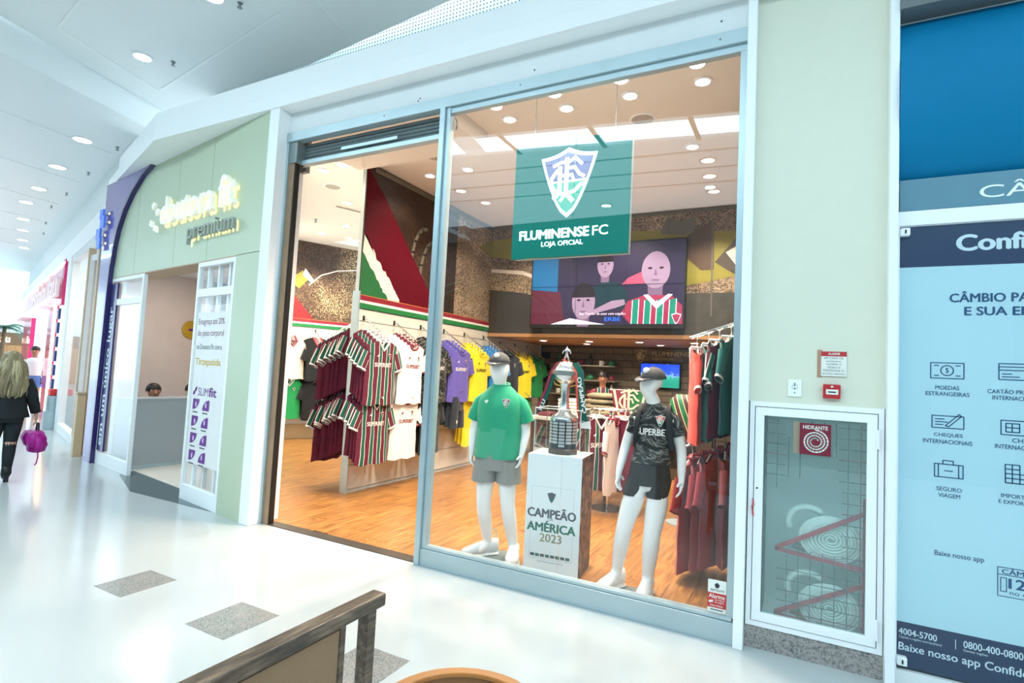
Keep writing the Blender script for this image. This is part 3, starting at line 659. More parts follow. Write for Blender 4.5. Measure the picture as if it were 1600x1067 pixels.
for k, (a, z, an) in enumerate(((dt(-7.50), 3.50, 30), (dt(-7.36), 3.40, 30), (dt(-7.56), 3.30, -20), (dt(-7.42), 3.22, -20))):
    ca, sa = cos(math.radians(an))*.12, sin(math.radians(an))*.12
    MB().prism([(a, z), (a+ca, z+sa), (a+ca*.6-sa*.6, z+sa*.6+ca*.6), (a-sa*.6, z+ca*.6)], L0+DN*.05, DX, UP, DN*.03).build('emblem_leaf', SIGNG, ds)
em = thing('clinic_emblem', 'four small blue lit squares projecting from the purple fin', 'sign', (-9.5, 4.3, 3.0))
BLUEL = M('emblem_blue', '#3f6fd8', .3, emit=.25)
for a, z, s_ in ((-.02, 3.62, .14), (.02, 3.48, .17), (-.12, 3.30, .17), (-.07, 3.17, .15)):
    MB().obox(L0+DX*(a+.06)+DN*.09+UP*z, DX*s_, DN*.025, UP*s_*1.05).build('square', BLUEL, em)
    MB().tube([L0+DX*(a+.14)+DN*.09+UP*(z+.07), L0+DX*(a+.16)+DN*.05+UP*(z+.07)], .008, 6).build('pin', STEEL, em)
    MB().ball(L0+DX*(a+.27)+DN*.055+UP*(z+.08), .02, .008, .02, 8, 6).build('lamp', HALO, em)
# left glazed panel
def glazed(name, num, a, b, label, bars, zt=2.70):
    g = thing('window_%d' % num, label, 'window', tuple(L0+DX*(a+b)/2), kind='structure')
    for q in ((a, a+.04, 0, zt), (b-.05, b, 0, zt), (a+.04, b-.05, 0, .17), (a+.04, b-.05, zt-.05, zt), (a+.04, b-.05, 2.30, 2.39)):
        dbox(MB(), *q, -.05, .0).build('frame_bar', WHITE, g, bevel=.003)
    dbox(MB(), a+.04, b-.05, .17, 2.30, -.03, -.022).build('glass_pane', GLASS, g)
    dbox(MB(), a+.04, b-.05, 2.39, zt-.05, -.03, -.022).build('glass_pane', GLASS, g)
    for x in bars:
        dbox(MB(), x, x+.035, .17, zt-.05, -.09, -.05).build('tube_bar', M('frosted_tube', '#f4fbfb', .4), g)
    return g
g3 = glazed('l', 3, .405, 1.68, 'left glazed panel of the clinic front', (.75,))
st = thing('vertical_slogan', 'dark blue vertical strip with white slogan on the clinic glass', 'sign', tuple(L0+DX*.55))
dbox(MB(), .47, .72, .2, 2.62, -.02, .004).build('strip', M('slogan_navy', '#2a2a6a', .3, coat=.4), st)
put_words(text('em um único lugar', 2.0, .19, bold=.015), .045, L0+DX*.68+DN*.0052+UP*.28, UP, -DX, 'lettering', M('slogan_white', '#e6f4f8', .4), st)
g4 = glazed('r', 4, 3.30, 4.19, 'right glazed panel of the clinic front with frosted tubes', (3.45, 3.70, 3.95))
ps = thing('slimming_poster', 'white slimming treatment poster with purple icons on clinic glass', 'poster', tuple(L0+DX*3.8+UP*.4))
dbox(MB(), 3.36, 4.13, .42, 2.12, -.021, -.017).build('sheet', M('poster_white', '#f0ece9', .5, alpha=.8), ps)
def pt(s, a, z, ww, hh, mt, bold=0): put_words(text(s, ww, hh, bold=bold), .012, L0+DX*a-DN*.0155+UP*z, DX, UP, 'lettering', mt, ps)
PUR = M('poster_purple', '#6a1d86', .5); GOLD = M('poster_gold', '#d8b02c', .5); PINKT = M('poster_maroon', '#7a3152', .5)
pt('Emagreça até 20%', 3.40, 1.96, .62, .09, PINKT); pt('do peso corporal', 3.40, 1.83, .62, .09, PINKT); pt('na Doutora Fit com a', 3.40, 1.70, .60, .06, M('ink_grey', '#4b5357', .6)); pt('Tirzepatida', 3.40, 1.50, .60, .10, GOLD, .02)
pt('SLIM', 3.53, 1.18, .24, .09, PUR); pt('fit', 3.79, 1.18, .17, .10, PUR, .03)
mb = MB()
for q in ((3.40, 1.18, 0), (3.44, 1.22, 1)): mb.prism([(q[0], q[1]), (q[0]+.05, q[1]+.01), (q[0]+.06, q[1]+.06), (q[0]+.01, q[1]+.04)], L0-DN*.0155, DX, UP, DN*.001)
mb.build('emblem', PUR, ps)
for r_ in range(4):
    z = 1.02-.19*r_
    arc = [(.16*(1-cos(pi/2*k/6)), .12*sin(pi/2*k/6)) for k in range(7)]
    for c_, a in ((0, 3.42), (1, 3.66)):
        if c_ == 0: pts = [(a, z), (a, z+.12), (a+.16, z+.12)]+[(a+.16-.16*(1-cos(pi/2*k/6)), z+.12-.12*sin(pi/2*k/6)) for k in range(1, 7)]
        else: pts = [(a+.16, z), (a+.16, z+.12)]+[(a+.16-.16*sin(pi/2*k/6), z+.12*cos(pi/2*k/6)) for k in range(1, 7)]
        MB().flat(pts, L0-DN*.015, DX, UP).build('icon', PUR, ps)
        MB().ball(L0+DX*(a+.085)-DN*.0145+UP*(z+.06), .018, .002, .03, 8, 6).build('icon_mark', M('icon_pale', '#d9c3e4', .5), ps)
        dbox(MB(), a+.01, a+.13, z-.035, z-.022, -.0165, -.0155).build('caption', M('ink_grey', '#4b5357', .6), ps)
# clinic inside
w = MB().box(-10.35, -10.2, 4.6, 8.6, 0, 3.2).build('wall_left', M('clinic_wall', '#ddd2cc', .7)); struct(w, 'plain pale wall inside the clinic')
w = MB().prism([(-10.3, 4.6), (-4.9, 3.72), (-4.95, 3.95), (-10.3, 8.3)], (0, 0, 3.1), (1, 0, 0), (0, 1, 0), (0, 0, .1)).build('ceiling', WHITE2, base=(-8, 5, 3.1)); struct(w, 'white ceiling inside the clinic', 'ceiling')
w = MB().prism([(-10.3, 4.56), (-4.9, 3.68), (-4.95, 3.95), (-10.3, 8.3)], (0, 0, -.1), (1, 0, 0), (0, 1, 0), (0, 0, .099)).build('floor', M('clinic_floor', '#e4dccf', .4, var=.08, vscale=3), base=(-8, 5, -.1)); struct(w, 'pale wood look floor inside the clinic', 'floor')
sl = MB().prism([(-5.36, 3.712), (-6.9, 3.69), (-7.95, 4.10), (-8.1, 4.35), (-6.67, 4.12)], (0, 0, 0), (1, 0, 0), (0, 1, 0), (0, 0, .004)).build('trim_7', M('dark_sill_stone', '#4e6064', .2), base=(-7, 4, 0)); struct(sl, 'dark polished stone sill at the clinic entrance', 'sill')
dk = thing('reception_desk', 'plain light grey reception desk behind the clinic doorway', 'desk', (-8.4, 4.9, 0))
GREYL = M('desk_laminate', '#aab0b3', .5, var=.02)
MB().box(-8.24, -8.2, 4.32, 5.9, .02, .96).build('front_panel', GREYL, dk); MB().box(-8.62, -8.19, 4.30, 5.92, .96, .985).build('worktop', GREYL, dk)
MB().box(-8.6, -8.24, 4.32, 4.36, .02, .96).build('side_panel', GREYL, dk); MB().box(-8.6, -8.24, 5.86, 5.9, .02, .96).build('side_panel', GREYL, dk)
MB().box(-8.2, -8.19, 4.34, 5.88, 0, .05).build('plinth', STEEL, dk)
lg = thing('wall_medallion', 'round gold disc on the clinic wall', 'wall decoration', (-10.19, 6.3, 2.0))
mb = MB().lathe([(.17, 0), (.17, .02), (.15, .025)], (0, 0, 0), 24); mb.v = [(-10.2+c, 6.27+a, 2.12+b) for a, b, c in mb.v]; mb.build('disc', M('gold_disc', '#c9a93f', .35, metal=.6), lg)
MB().box(-10.175, -10.17, 6.22, 6.32, 2.1, 2.14).build('emblem', PUR, lg)
l = bpy.data.lights.new('clinic_lamp', 'AREA'); l.size = 1.2; l.energy = 20; l.color = (1, .84, .72); lo = bpy.data.objects.new('clinic_lamp', l); link(lo); lo.location = (-8.6, 5.4, 3.05)
# ================================================================== SHOPS ALONG THE FAR CORRIDOR
Q0 = Vector((-9.5, 4.43, 0)); QD = Vector((-.954, .301, 0)); QN = Vector((-.301, -.954, 0))
def qx(X): return (-9.5-X)/.954
def qbox(mb, a, b, z0, z1, d0=0, d1=.1): return mb.obox(Q0+QD*a+QN*d0+UP*z0, QD*(b-a), QN*(d1-d0), UP*(z1-z0))
fa = qbox(MB(), .0, 20, 3.55, 3.92, -.3, .05).build('trim_8', WHITE, base=(-18, 7, 3.55)); struct(fa, 'white fascia above the shops of the far corridor', 'fascia')
w = qbox(MB(), .3, 24, 3.92, 5.3, -.4, -.3).build('wall_left', M('corridor_upper_wall', '#dfe6e6', .8)); struct(w, 'white wall above the far corridor fascia')
TAN = M('tan_frame', '#b7a488', .45, var=.08)
# childrens shop
w = qbox(MB(), -.2, 4.4, 0, 3.6, -2.6, -2.5).build('wall_back', M('kids_back_wall', '#f0d8bf', .7)); struct(w, 'warm lit back wall of the second shop')
w = qbox(MB(), -.2, 4.4, -.05, 0, -2.5, .0).build('floor', FLOORM); struct(w, 'floor inside the second shop', 'floor')
g5 = thing('window_5', 'glazed front of the second shop with tan posts', 'window', tuple(Q0+QD*2), kind='structure')
for a, b, z0, z1, mt in ((.40, .58, 0, 3.3, TAN), (.58, 3.75, .0, .16, WHITE2), (.58, 3.75, 3.42, 3.55, WHITE2), (.0, .58, 3.3, 3.55, STEELD), (1.55, 1.62, .16, 3.42, TAN), (3.7, 3.78, .16, 3.42, WHITE2)):
    qbox(MB(), a, b, z0, z1, -.06, .04).build('frame_bar', mt, g5)
qbox(MB(), .58, 3.72, .16, 3.42, -.02, -.012).build('glass_pane', GLASS, g5)
c = qbox(MB(), 3.85, 4.35, 0, 3.6, -.3, .06).build('trim_9', WHITE); struct(c, 'white column between the second shop and the pink shop', 'column')
tp = thing('tan_plinth', 'low tan display plinth at the second shop door', 'plinth', tuple(Q0+QD*.3+QN*.3))
qbox(MB(), .22, .44, 0, .95, .05, .16).build('body', M('tan_plinth_mat', '#cdb48f', .5), tp, bevel=.01); qbox(MB(), .21, .45, .95, .98, .045, .17).build('top', TAN, tp)
PK = [M('bag_pink', '#f28fb4', .3), M('bag_coral', '#ef7a72', .4), M('toy_orange', '#f29a55', .4), M('toy_dark', '#2e2a33', .5), M('toy_white', '#f3eee8', .5), M('toy_teal', '#5fa9a4', .5)]
hb = thing('hanging_gift_bags', 'cluster of pink gift bags hung behind the second shop glass', 'bags', tuple(Q0+QD*2.4-QN*.2+UP*2.0))
for a, z, s_, k in ((2.2, 2.25, .42, 0), (2.55, 2.1, .4, 1), (2.3, 1.98, .38, 0)):
    MB().obox(Q0+QD*a-QN*.35+UP*z, QD*s_, QN*.16, UP*s_*1.1).build('bag', PK[k], hb, bevel=.03); 
    MB().tube([Q0+QD*(a+.1)-QN*.27+UP*(z+s_*1.1), Q0+QD*(a+.2)-QN*.27+UP*(z+s_*1.1+.14), Q0+QD*(a+.3)-QN*.27+UP*(z+s_*1.1)], .012, 6).build('handle', PK[4], hb)
bn = thing('pink_banner', 'narrow pink banner hung high in the second shop window', 'banner', tuple(Q0+QD*2-QN*.1+UP*2.9))
qbox(MB(), 2.0, 2.32, 2.75, 3.4, -.12, -.10).build('cloth', PK[1], bn); MB().tube([Q0+QD*1.95-QN*.11+UP*3.41, Q0+QD*2.37-QN*.11+UP*3.41], .012, 6).build('rod', STEEL, bn)
ln = thing('hanging_lantern', 'small dark lantern hung below the gift bags', 'lantern', tuple(Q0+QD*2.35-QN*.3+UP*1.6))
p = Q0+QD*2.3-QN*.35; MB().lathe([(.05, 1.62), (.12, 1.66), (.13, 1.82), (.06, 1.9)], (p.x, p.y, 0), 12).build('shade', PK[3], ln); MB().tube([p+UP*1.9, p+UP*2.0], .008, 6).build('cord', BLACK, ln)
for i, (a, z, h, k) in enumerate(((1.45, .0, 1.25, 5), (1.87, 0, 1.1, 3), (2.28, 0, 1.35, 2), (2.7, 0, 1.2, 3), (3.12, 0, 1.3, 1), (3.52, 0, .9, 4))):
    f = thing('child_mannequin', ['teal dressed', 'short black dressed', 'orange dressed', 'black dressed', 'coral dressed', 'white dressed'][i]+' child mannequin in the second shop window', 'mannequin', tuple(Q0+QD*a-QN*.6))
    p = Q0+QD*a-QN*.6
    MB().lathe([(.16, h*.36), (.12, h*.55), (.15, h*.72), (.12, h*.78), (.04, h*.8)], (p.x, p.y, 0), 12).build('dress', PK[k], f, smooth=True)
    MB().ball((p.x, p.y, h*.9), .08, .09, .11).build('head', PK[4], f, smooth=True)
    for s_ in (-1, 1): MB().tube([(p.x+.07*s_, p.y, 0), (p.x+.06*s_, p.y, h*.4)], [.035, .05], 8).build('leg', PK[4], f)
for i in range(7):
    a = 1.9+.26*i; p = Q0+QD*a-QN*(1.6+.05*(i % 2)); z = 1.14
    d = MB().obox(p+UP*(z), QD*.2, QN*.2, UP*(.25+.08*(i % 3))).build('toy_box', PK[(i*2+1) % 6], bevel=.02)
    tag(d, 'small boxed toy on the shelf inside the second shop', 'box', 'toy boxes in the second shop')
sh = qbox(MB(), 1.8, 3.8, 1.1, 1.14, -2.0, -1.3).build('wall_shelf', TAN); tag(sh, 'long tan shelf at the back of the second shop', 'shelf')
# pink shop
PINK = M('hot_pink_gloss', '#e4186c', .22, coat=.4, var=.03); PINKD = M('deep_pink', '#c40f5f', .3); LEDS = M('led_strip_warm', '#ffd9a0', .4, emit=5)
pk = thing('pink_shop_front', 'hot pink shop front with white lettering and light strips', 'shop front', tuple(Q0+QD*8))
a0, a1 = qx(-14.1), qx(-26)
for k in range(5):
    s_ = a0+(a1-a0)*k/5; qbox(MB(), s_+.01, s_+(a1-a0)/5-.01, 2.72, 3.5, -.05, .06).build('sign_panel', PINK, pk)
qbox(MB(), a0-.02, a0+.3, 2.6, 3.6, -.1, .07).build('end_fin', PINKD, pk)
qbox(MB(), a0, a1, 3.5, 3.55, .05, .075).build('light_strip', LEDS, pk)
qbox(MB(), a0, a1, 2.62, 2.72, -.05, .3).build('lit_ledge', M('pink_white_ledge', '#fbe3ea', .5, emit=.15), pk)
put(MB(), text('Balalaulau', 6.4, .6, ext=.06, bold=.02), Q0+QD*(a0+6.6)+QN*.14+UP*2.78, -QD, UP).build('lettering', M('pink_shop_letters', '#fbe9ef', .4, emit=.1), pk)
for X0_, X1_ in ((-14.9, -16.7), (-22, -25.5)):
    qbox(MB(), qx(X0_), qx(X1_), 0, 2.65, -.05, .06).build('pier', PINK, pk)
qbox(MB(), qx(-15.2), qx(-15.3), 0, 2.65, .06, .09).build('light_strip', LEDS, pk)
qbox(MB(), qx(-14.2), qx(-14.75), .3, 2.6, .0, .04).build('bottle_panel', M('bottle_panel_white', '#e9eef8', .4, emit=.3), pk)
for k in range(6):
    qbox(MB(), qx(-14.25)+.08, qx(-14.25)+.36, .75+.31*k, .98+.31*k, .04, .08).build('bottle_row', M('bottle_blue', '#1d2a6a', .3), pk)
w = qbox(MB(), 4.4, 20, 0, 3.6, -2.6, -2.5).build('wall_back', M('pink_shop_back', '#f6d9dc', .7)); struct(w, 'bright pale back wall of the pink shop')
for i, (X, z, k) in enumerate(((-18.5, 1.75, 3), (-19.5, 1.8, 3), (-18.6, 1.25, 3), (-20.4, 1.3, 1), (-19.4, .9, 1))):
    p = Q0+QD*qx(X)-QN*.8
    b = thing('display_handbag', ['black handbag with round handle', 'black handbag farther in', 'black boxy handbag on the lower row', 'coral handbag on the lower row', 'coral handbag at the bottom'][i]+' on the pink shop wall', 'handbag', tuple(p+UP*z))
    MB().obox(p+UP*z, QD*.6, QN*.2, UP*.38).build('body', PK[k], b, bevel=.05); MB().tube([p+QD*.12+UP*(z+.38), p+QD*.3+UP*(z+.6), p+QD*.48+UP*(z+.38)], .025, 6).build('handle', PK[k], b)
bi = thing('waste_bin', 'round steel waste bin beside the white column', 'bin', (-13.5, 5.56, 0))
MB().lathe([(.12, 0), (.125, .02), (.125, .36), (.13, .37), (.09, .37), (.09, .66), (.095, .68)], (-13.5, 5.56, 0), 20).build('body', STEEL, bi, smooth='auto')
MB().box(-13.57, -13.43, 5.5, 5.62, .68, .82).build('red_flap', M('bin_red', '#d9322e', .4), bi, bevel=.02); MB().box(-13.53, -13.45, 5.455, 5.468, .48, .62).build('sticker', SIGNW, bi)
# end of the corridor
ew = MB().obox((-34, 6.5, 0), (0, 9, 0), (-.3, 0, 0), (0, 0, 5.3)).build('wall_end', M('end_wall_white', '#eef3f4', .8)); struct(ew, 'white wall at the far end of the corridor')
wd = thing('wooden_kiosk', 'warm wood fronted shop at the end of the corridor', 'shop front', (-33, 11, 0))
KW = M('kiosk_wood', '#a8743f', .5, var=.15)
for k in range(9):
    p = Vector((-33, 9.4+.32*k, 0)); MB().obox(p, (0, .31, 0), (-.2, 0, 0), (0, 0, 1.75)).build('plank', KW, wd)
MB().obox((-33, 9.4, 1.75), (0, 2.9, 0), (-.2, 0, 0), (0, 0, .6)).build('sign_board', M('kiosk_board', '#6b4a2a', .5), wd)
put(MB(), text('malulu', 1.0, .35, ext=.04), Vector((-32.95, 10.7, 1.88)), Vector((0, 1, 0)), UP).build('lettering', M('kiosk_letters', '#fff7e0', .4, emit=3), wd)
LEAF = M('leaf_green', '#4f9a3a', .45, var=.3, vscale=4); LEAFD = M('palm_green', '#2f6b4a', .45, var=.3); TRUNK = M('palm_trunk', '#7a6248', .9, bump=.4)
def palm(name, label, c, hgt, nf, L, seed, leafmat, spread=.9):
    rd = random.Random(seed); p = thing(name, label, 'palm', c)
    c = Vector(c)
    MB().tube([c, c+Vector((.05, 0, hgt*.5)), c+Vector((0, .04, hgt))], [.12, .09, .07], 10).build('trunk', TRUNK, p, smooth=True)
    for k in range(nf):
        a = 2*pi*k/nf+rd.uniform(-.2, .2); d = Vector((cos(a), sin(a), 0)); up_ = rd.uniform(.25, .9)
        mb = MB(); pts = []
        for i in range(9):
            s_ = i/8; pts.append(c+UP*hgt+d*(L*s_*spread)+UP*(L*(up_*s_-1.1*s_*s_)))
        mb.tube(pts, [.018*(1-.8*i/8) for i in range(9)], 5)
        side = Vector((-d.y, d.x, 0))
        for i in range(1, 24):
            s_ = i/24; j = s_*8; i0 = min(7, int(j)); q = pts[i0].lerp(pts[i0+1], j-i0); ln_ = L*.36*sin(pi*min(1, s_*.9+.12))
            for sg in (-1, 1):
                tip = q+side*sg*ln_*.75+d*ln_*.5-UP*ln_*.35; wv = d*.022
                mb.add([q-wv, q+wv, tip, tip], [(0, 1, 2)])
        mb.build('frond', leafmat, p)
    MB().lathe([(.32, 0), (.4, .5), (.36, .5), (.34, .42)], tuple(c), 18).build('planter', M('planter_white', '#e8ebea', .5), p)
    return p
palm('potted_palm', 'tall potted palm at the far end of the corridor', (-31, 10.75, 0), 2.5, 12, 1.3, 3, LEAFD)
palm('potted_palm', 'bushy green plant before the wooden shop front', (-30, 10.35, 0), .75, 12, .8, 5, LEAF)
palm('potted_palm', 'tall palm across the walkway, mirrored in the shop window', (-5.3, -1.6, 0), 3.2, 11, 1.7, 9, LEAFD)
# notice totem mirrored in the glass
tt = thing('notice_totem', 'dark theatre notice stand mirrored in the shop window', 'totem', (-6.6, -2.9, 0))
MB().box(-7.4, -6.0, -3.0, -2.9, 0, 3.6).build('panel', M('totem_dark', '#3c4a3c', .5), tt)
for k, s in enumerate(('21 FEV', 'TEATRO', 'MULTIPLAN', 'Sympla')): put(MB(), text(s, .15*len(s)*.8, .16), (-6.15, -2.895, 3.3-.3*k), (-1, 0, 0), UP).build('lettering', M('totem_letters', '#b9c0b2', .5), tt)
# ================================================================== FOREGROUND SEATING
m, t = newmat('dark_walnut'); g = t.noise(t.map(t.obj(), (8, 1.2, 8)), 5, 5, .65)
t.color(t.ramp(g, [(.3, '#2f2620'), (.5, '#574637'), (.68, '#85705a')])); t.b.inputs['Roughness'].default_value = .42; WAL = m
bd = thing('seating_divider', 'dark wooden divider with brown fabric panel in the foreground', 'divider', (-1.3, 1.0, 0))
MB().box(-1.345, -1.285, .2, 1.575, .755, .80).build('top_rail', WAL, bd, bevel=.006)
MB().box(-1.335, -1.29, 1.49, 1.535, 0, .755).build('post', WAL, bd, bevel=.004)
MB().box(-1.325, -1.30, 1.375, 1.40, .1, .755).build('panel_stile', WAL, bd, bevel=.003)
MB().box(-1.325, -1.30, .2, 1.49, .06, .1).build('bottom_rail', WAL, bd, bevel=.003)
MB().box(-1.32, -1.305, .2, 1.375, .1, .74).build('fabric_panel', M('brown_fabric', '#96785a', .9, bump=.3, bscale=300), bd)
MB().box(-1.335, -1.29, .2, .245, 0, .755).build('post', WAL, bd, bevel=.004)
ch = thing('wooden_chair', 'honey brown chair with a curved wooden back at the bottom edge', 'chair', (-.68, 1.1, 0))
HON = M('honey_wood', '#b06f35', .4, var=.2, vscale=5); CHD = M('chair_brown', '#8a5c33', .45, var=.15)
ctr = Vector((-.68, 1.12)); arc = [math.radians(30+160*k/16) for k in range(17)]
def archbar(r0, r1, z0, z1):
    rings = []
    for a in arc:
        d = Vector((cos(a), sin(a))); i_ = ctr+d*r0; o_ = ctr+d*r1; rings.append([(i_.x, i_.y, z0), (o_.x, o_.y, z0), (o_.x, o_.y, z1), (i_.x, i_.y, z1)])
    return MB().loft(rings)
archbar(.19, .21, .56, .79).build('backrest', CHD, ch, smooth='auto'); archbar(.185, .215, .79, .803).build('top_edge', HON, ch, bevel=.003)
MB().lathe([(.19, .43), (.2, .445), (.195, .47), (.1, .475)], (-.68, 1.08, 0), 24).build('seat', CHD, ch)
for dx, dy in ((-.13, .13), (.13, .13), (-.13, -.12), (.13, -.12)): MB().tube([(-.68+dx*1.15, 1.08+dy*1.15, 0), (-.68+dx, 1.08+dy, .44)], [.015, .02], 8).build('leg', HON, ch)
for a in (40, 180): MB().tube([(-.68+.18*cos(math.radians(a)), 1.1+.18*sin(math.radians(a)), .44), (-.68+.2*cos(math.radians(a)), 1.12+.2*sin(math.radians(a)), .58)], .016, 8).build('back_post', HON, ch)

for q_, nm, col_, e_ in ((2.2, 'kids_shop_lamp', (1, .85, .7), 40), (7, 'pink_shop_lamp', (1, .9, .9), 25), (12, 'pink_shop_lamp', (1, .9, .9), 25)):
    p = Q0+QD*q_-QN*1.2; lo = area(nm, (p.x, p.y, 3.5), (0, 0, 0), 1.5, 1.0, e_, col_)
# ================================================================== FIGURES
def skin_mesh(name, J, E, root, sub=2):
    keys = list(J); idx = {k: i for i, k in enumerate(keys)}
    me = bpy.data.meshes.new(name); me.from_pydata([J[k][:3] for k in keys], [(idx[a], idx[b]) for a, b in E], [])
    ob = bpy.data.objects.new(name, me); link(ob)
    sk_ = ob.modifiers.new('skin', 'SKIN'); sk_.use_smooth_shade = True; sk_.branch_smoothing = .6
    ss = ob.modifiers.new('sub', 'SUBSURF'); ss.levels = sub; ss.render_levels = sub
    for k, v in zip(keys, me.skin_vertices[0].data):
        r = J[k][3]; v.radius = (r, r) if not isinstance(r, tuple) else r; v.use_root = (k == root)
    bpy.context.view_layer.update()
    m2 = bpy.data.meshes.new_from_object(ob.evaluated_get(bpy.context.evaluated_depsgraph_get()))
    bpy.data.objects.remove(ob); bpy.data.meshes.remove(me)
    m2.name = name
    for p in m2.polygons: p.use_smooth = True
    return m2
def hand(J, E, tag_, wrist, d, palm_n, size=1.0, curl=.35):
    """palm, four fingers of unequal length and a thumb; d = direction of the fingers, palm_n = direction the palm faces"""
    d = Vector(d).normalized(); n = Vector(palm_n); n = (n-d*n.dot(d)).normalized(); s = d.cross(n); w = Vector(wrist)
    c = w+d*.045*size; J[tag_+'palm'] = (*c, .024*size); E.append((tag_+'wrist', tag_+'palm'))
    for i, (o, L) in enumerate(((-.027, .062), (-.009, .07), (.009, .066), (.026, .052))):
        k0 = w+d*.09*size+s*o*size; k1 = k0+(d*cos(curl)+n*sin(curl))*L*.55*size; k2 = k1+(d*cos(curl*2.2)+n*sin(curl*2.2))*L*.5*size
        a, b, c_ = (tag_+'f%d%s' % (i, q) for q in 'abc')
        J[a] = (*k0, .0105*size); J[b] = (*k1, .0088*size); J[c_] = (*k2, .0072*size)
        E += [(tag_+'palm', a), (a, b), (b, c_)]
    t0 = w+d*.04*size-s*.034*size+n*.01; t1 = t0+(d*.7-s*.5+n*.35).normalized()*.04*size; J[tag_+'ta'] = (*t0, .011*size); J[tag_+'tb'] = (*t1, .0085*size)
    E += [(tag_+'palm', tag_+'ta'), (tag_+'ta', tag_+'tb')]
def body(P, hands=True, R=None):
    """P: joint -> position; builds the joint table and edges of one continuous figure"""
    R = dict(dict(pelvis=.12, waist=.11, chest=.13, nb=.068, neck=.055, jaw=.078, head=.106, crown=.075, sh=.06, el=.046, wr=.031, hip=.098, kn=.068, an=.044, heel=.034, toe=.03), **(R or {}))
    J = {}; E = []
    for k in ('pelvis', 'waist', 'chest', 'nb', 'neck', 'jaw', 'head', 'crown'): J[k] = (*P[k], R[k])
    E += [('pelvis', 'waist'), ('waist', 'chest'), ('chest', 'nb'), ('nb', 'neck'), ('neck', 'jaw'), ('jaw', 'head'), ('head', 'crown')]
    for s in 'LR':
        if 'sh'+s in P:
            for k in ('sh', 'el'): J[k+s] = (*P[k+s], R[k])
            J[s+'wrist'] = (*P['wr'+s], R['wr']); E += [('chest', 'sh'+s), ('sh'+s, 'el'+s), ('el'+s, s+'wrist')]
            mid = Vector(P['sh'+s]).lerp(Vector(P['el'+s]), .45); J['ua'+s] = (*mid, R['sh']*.92); E.remove(('sh'+s, 'el'+s)); E += [('sh'+s, 'ua'+s), ('ua'+s, 'el'+s)]
            if hands: hand(J, E, s, P['wr'+s], P['hd'+s], P['hn'+s], R.get('hs', 1))
        if 'hip'+s in P:
            for k in ('hip', 'kn', 'an', 'toe'): J[k+s] = (*P[k+s], R[k])
            th = Vector(P['hip'+s]).lerp(Vector(P['kn'+s]), .4); ca = Vector(P['kn'+s]).lerp(Vector(P['an'+s]), .33)
            J['th'+s] = (*th, R['hip']*.92); J['ca'+s] = (*ca, R['kn']*1.03)
            E += [('pelvis', 'hip'+s), ('hip'+s, 'th'+s), ('th'+s, 'kn'+s), ('kn'+s, 'ca'+s), ('ca'+s, 'an'+s), ('an'+s, 'toe'+s)]
    return J, E
def place_mesh(me, name, mat, parent):
    me.materials.clear(); me.materials.append(mat); o = bpy.data.objects.new(name, me); link(o); o.parent = parent; OFF[o.name] = (0, 0, 0); return o
def ring(cx, cy, z, a, b, n=24, rot=0, wob=0, ph=0, tilt=0):
    r = []
    for k in range(n):
        t_ = 2*pi*k/n; w_ = 1+wob*sin(5*t_+ph)+wob*.6*sin(9*t_+2.1*ph); x = a*cos(t_)*w_; y = b*sin(t_)*w_
        r.append((cx+x*cos(rot)-y*sin(rot), cy+x*sin(rot)+y*cos(rot), z+tilt*x))
    return r
def shoe(parent, pos, ang, L=.28, mat_u=None, mat_s=None, heel=0, w=.05, high=.09):
    """sneaker pointing along ang (0 = -y); sole, upper, collar"""
    ca, sa = cos(ang), sin(ang); X = Vector((ca, sa, 0)); Yd = Vector((sa, -ca, 0)); p = Vector(pos)
    def rg(s, wd, z0, z1, n=10):
        out = []
        for k in range(n):
            t_ = 2*pi*k/n; out.append(p+Yd*s+X*(wd*cos(t_))+UP*((z0+z1)/2+(z1-z0)/2*sin(t_)))
        return out
    st_ = ((-.085, .6, 1.0), (-.06, .85, 1.0), (0, .8, 1), (.07, .95, .78), (.13, 1.05, .58), (.175, .85, .46), (.195, .5, .36)); k_ = L/.28
    MB().loft([rg(s*k_, w*a*1.08, 0, .034+heel*(1 if s < 0 else .3)) for s, a, h in st_]).build('sole', mat_s, parent, smooth='auto')
    MB().loft([rg(s*k_, w*a, .022, .022+high*h) for s, a, h in st_]).build('upper', mat_u, parent, smooth=True)
    MB().tube([p+Yd*(-.02)*k_+UP*high, p+Yd*(.1)*k_+UP*(high*.72)], .013, 6).build('laces', mat_s, parent)
MANQ = M('mannequin_white', '#eef0ee', .22, coat=.3, var=.01)
SKIN = M('skin_tone', '#b98467', .55); SKIN2 = M('skin_tone_light', '#d3a283', .55); HAIRD = M('dark_hair', '#231a15', .5, var=.3, vscale=40); HAIRB = M('blond_hair', '#8f7f60', .5, var=.35, vscale=25, bump=.5, bscale=60)
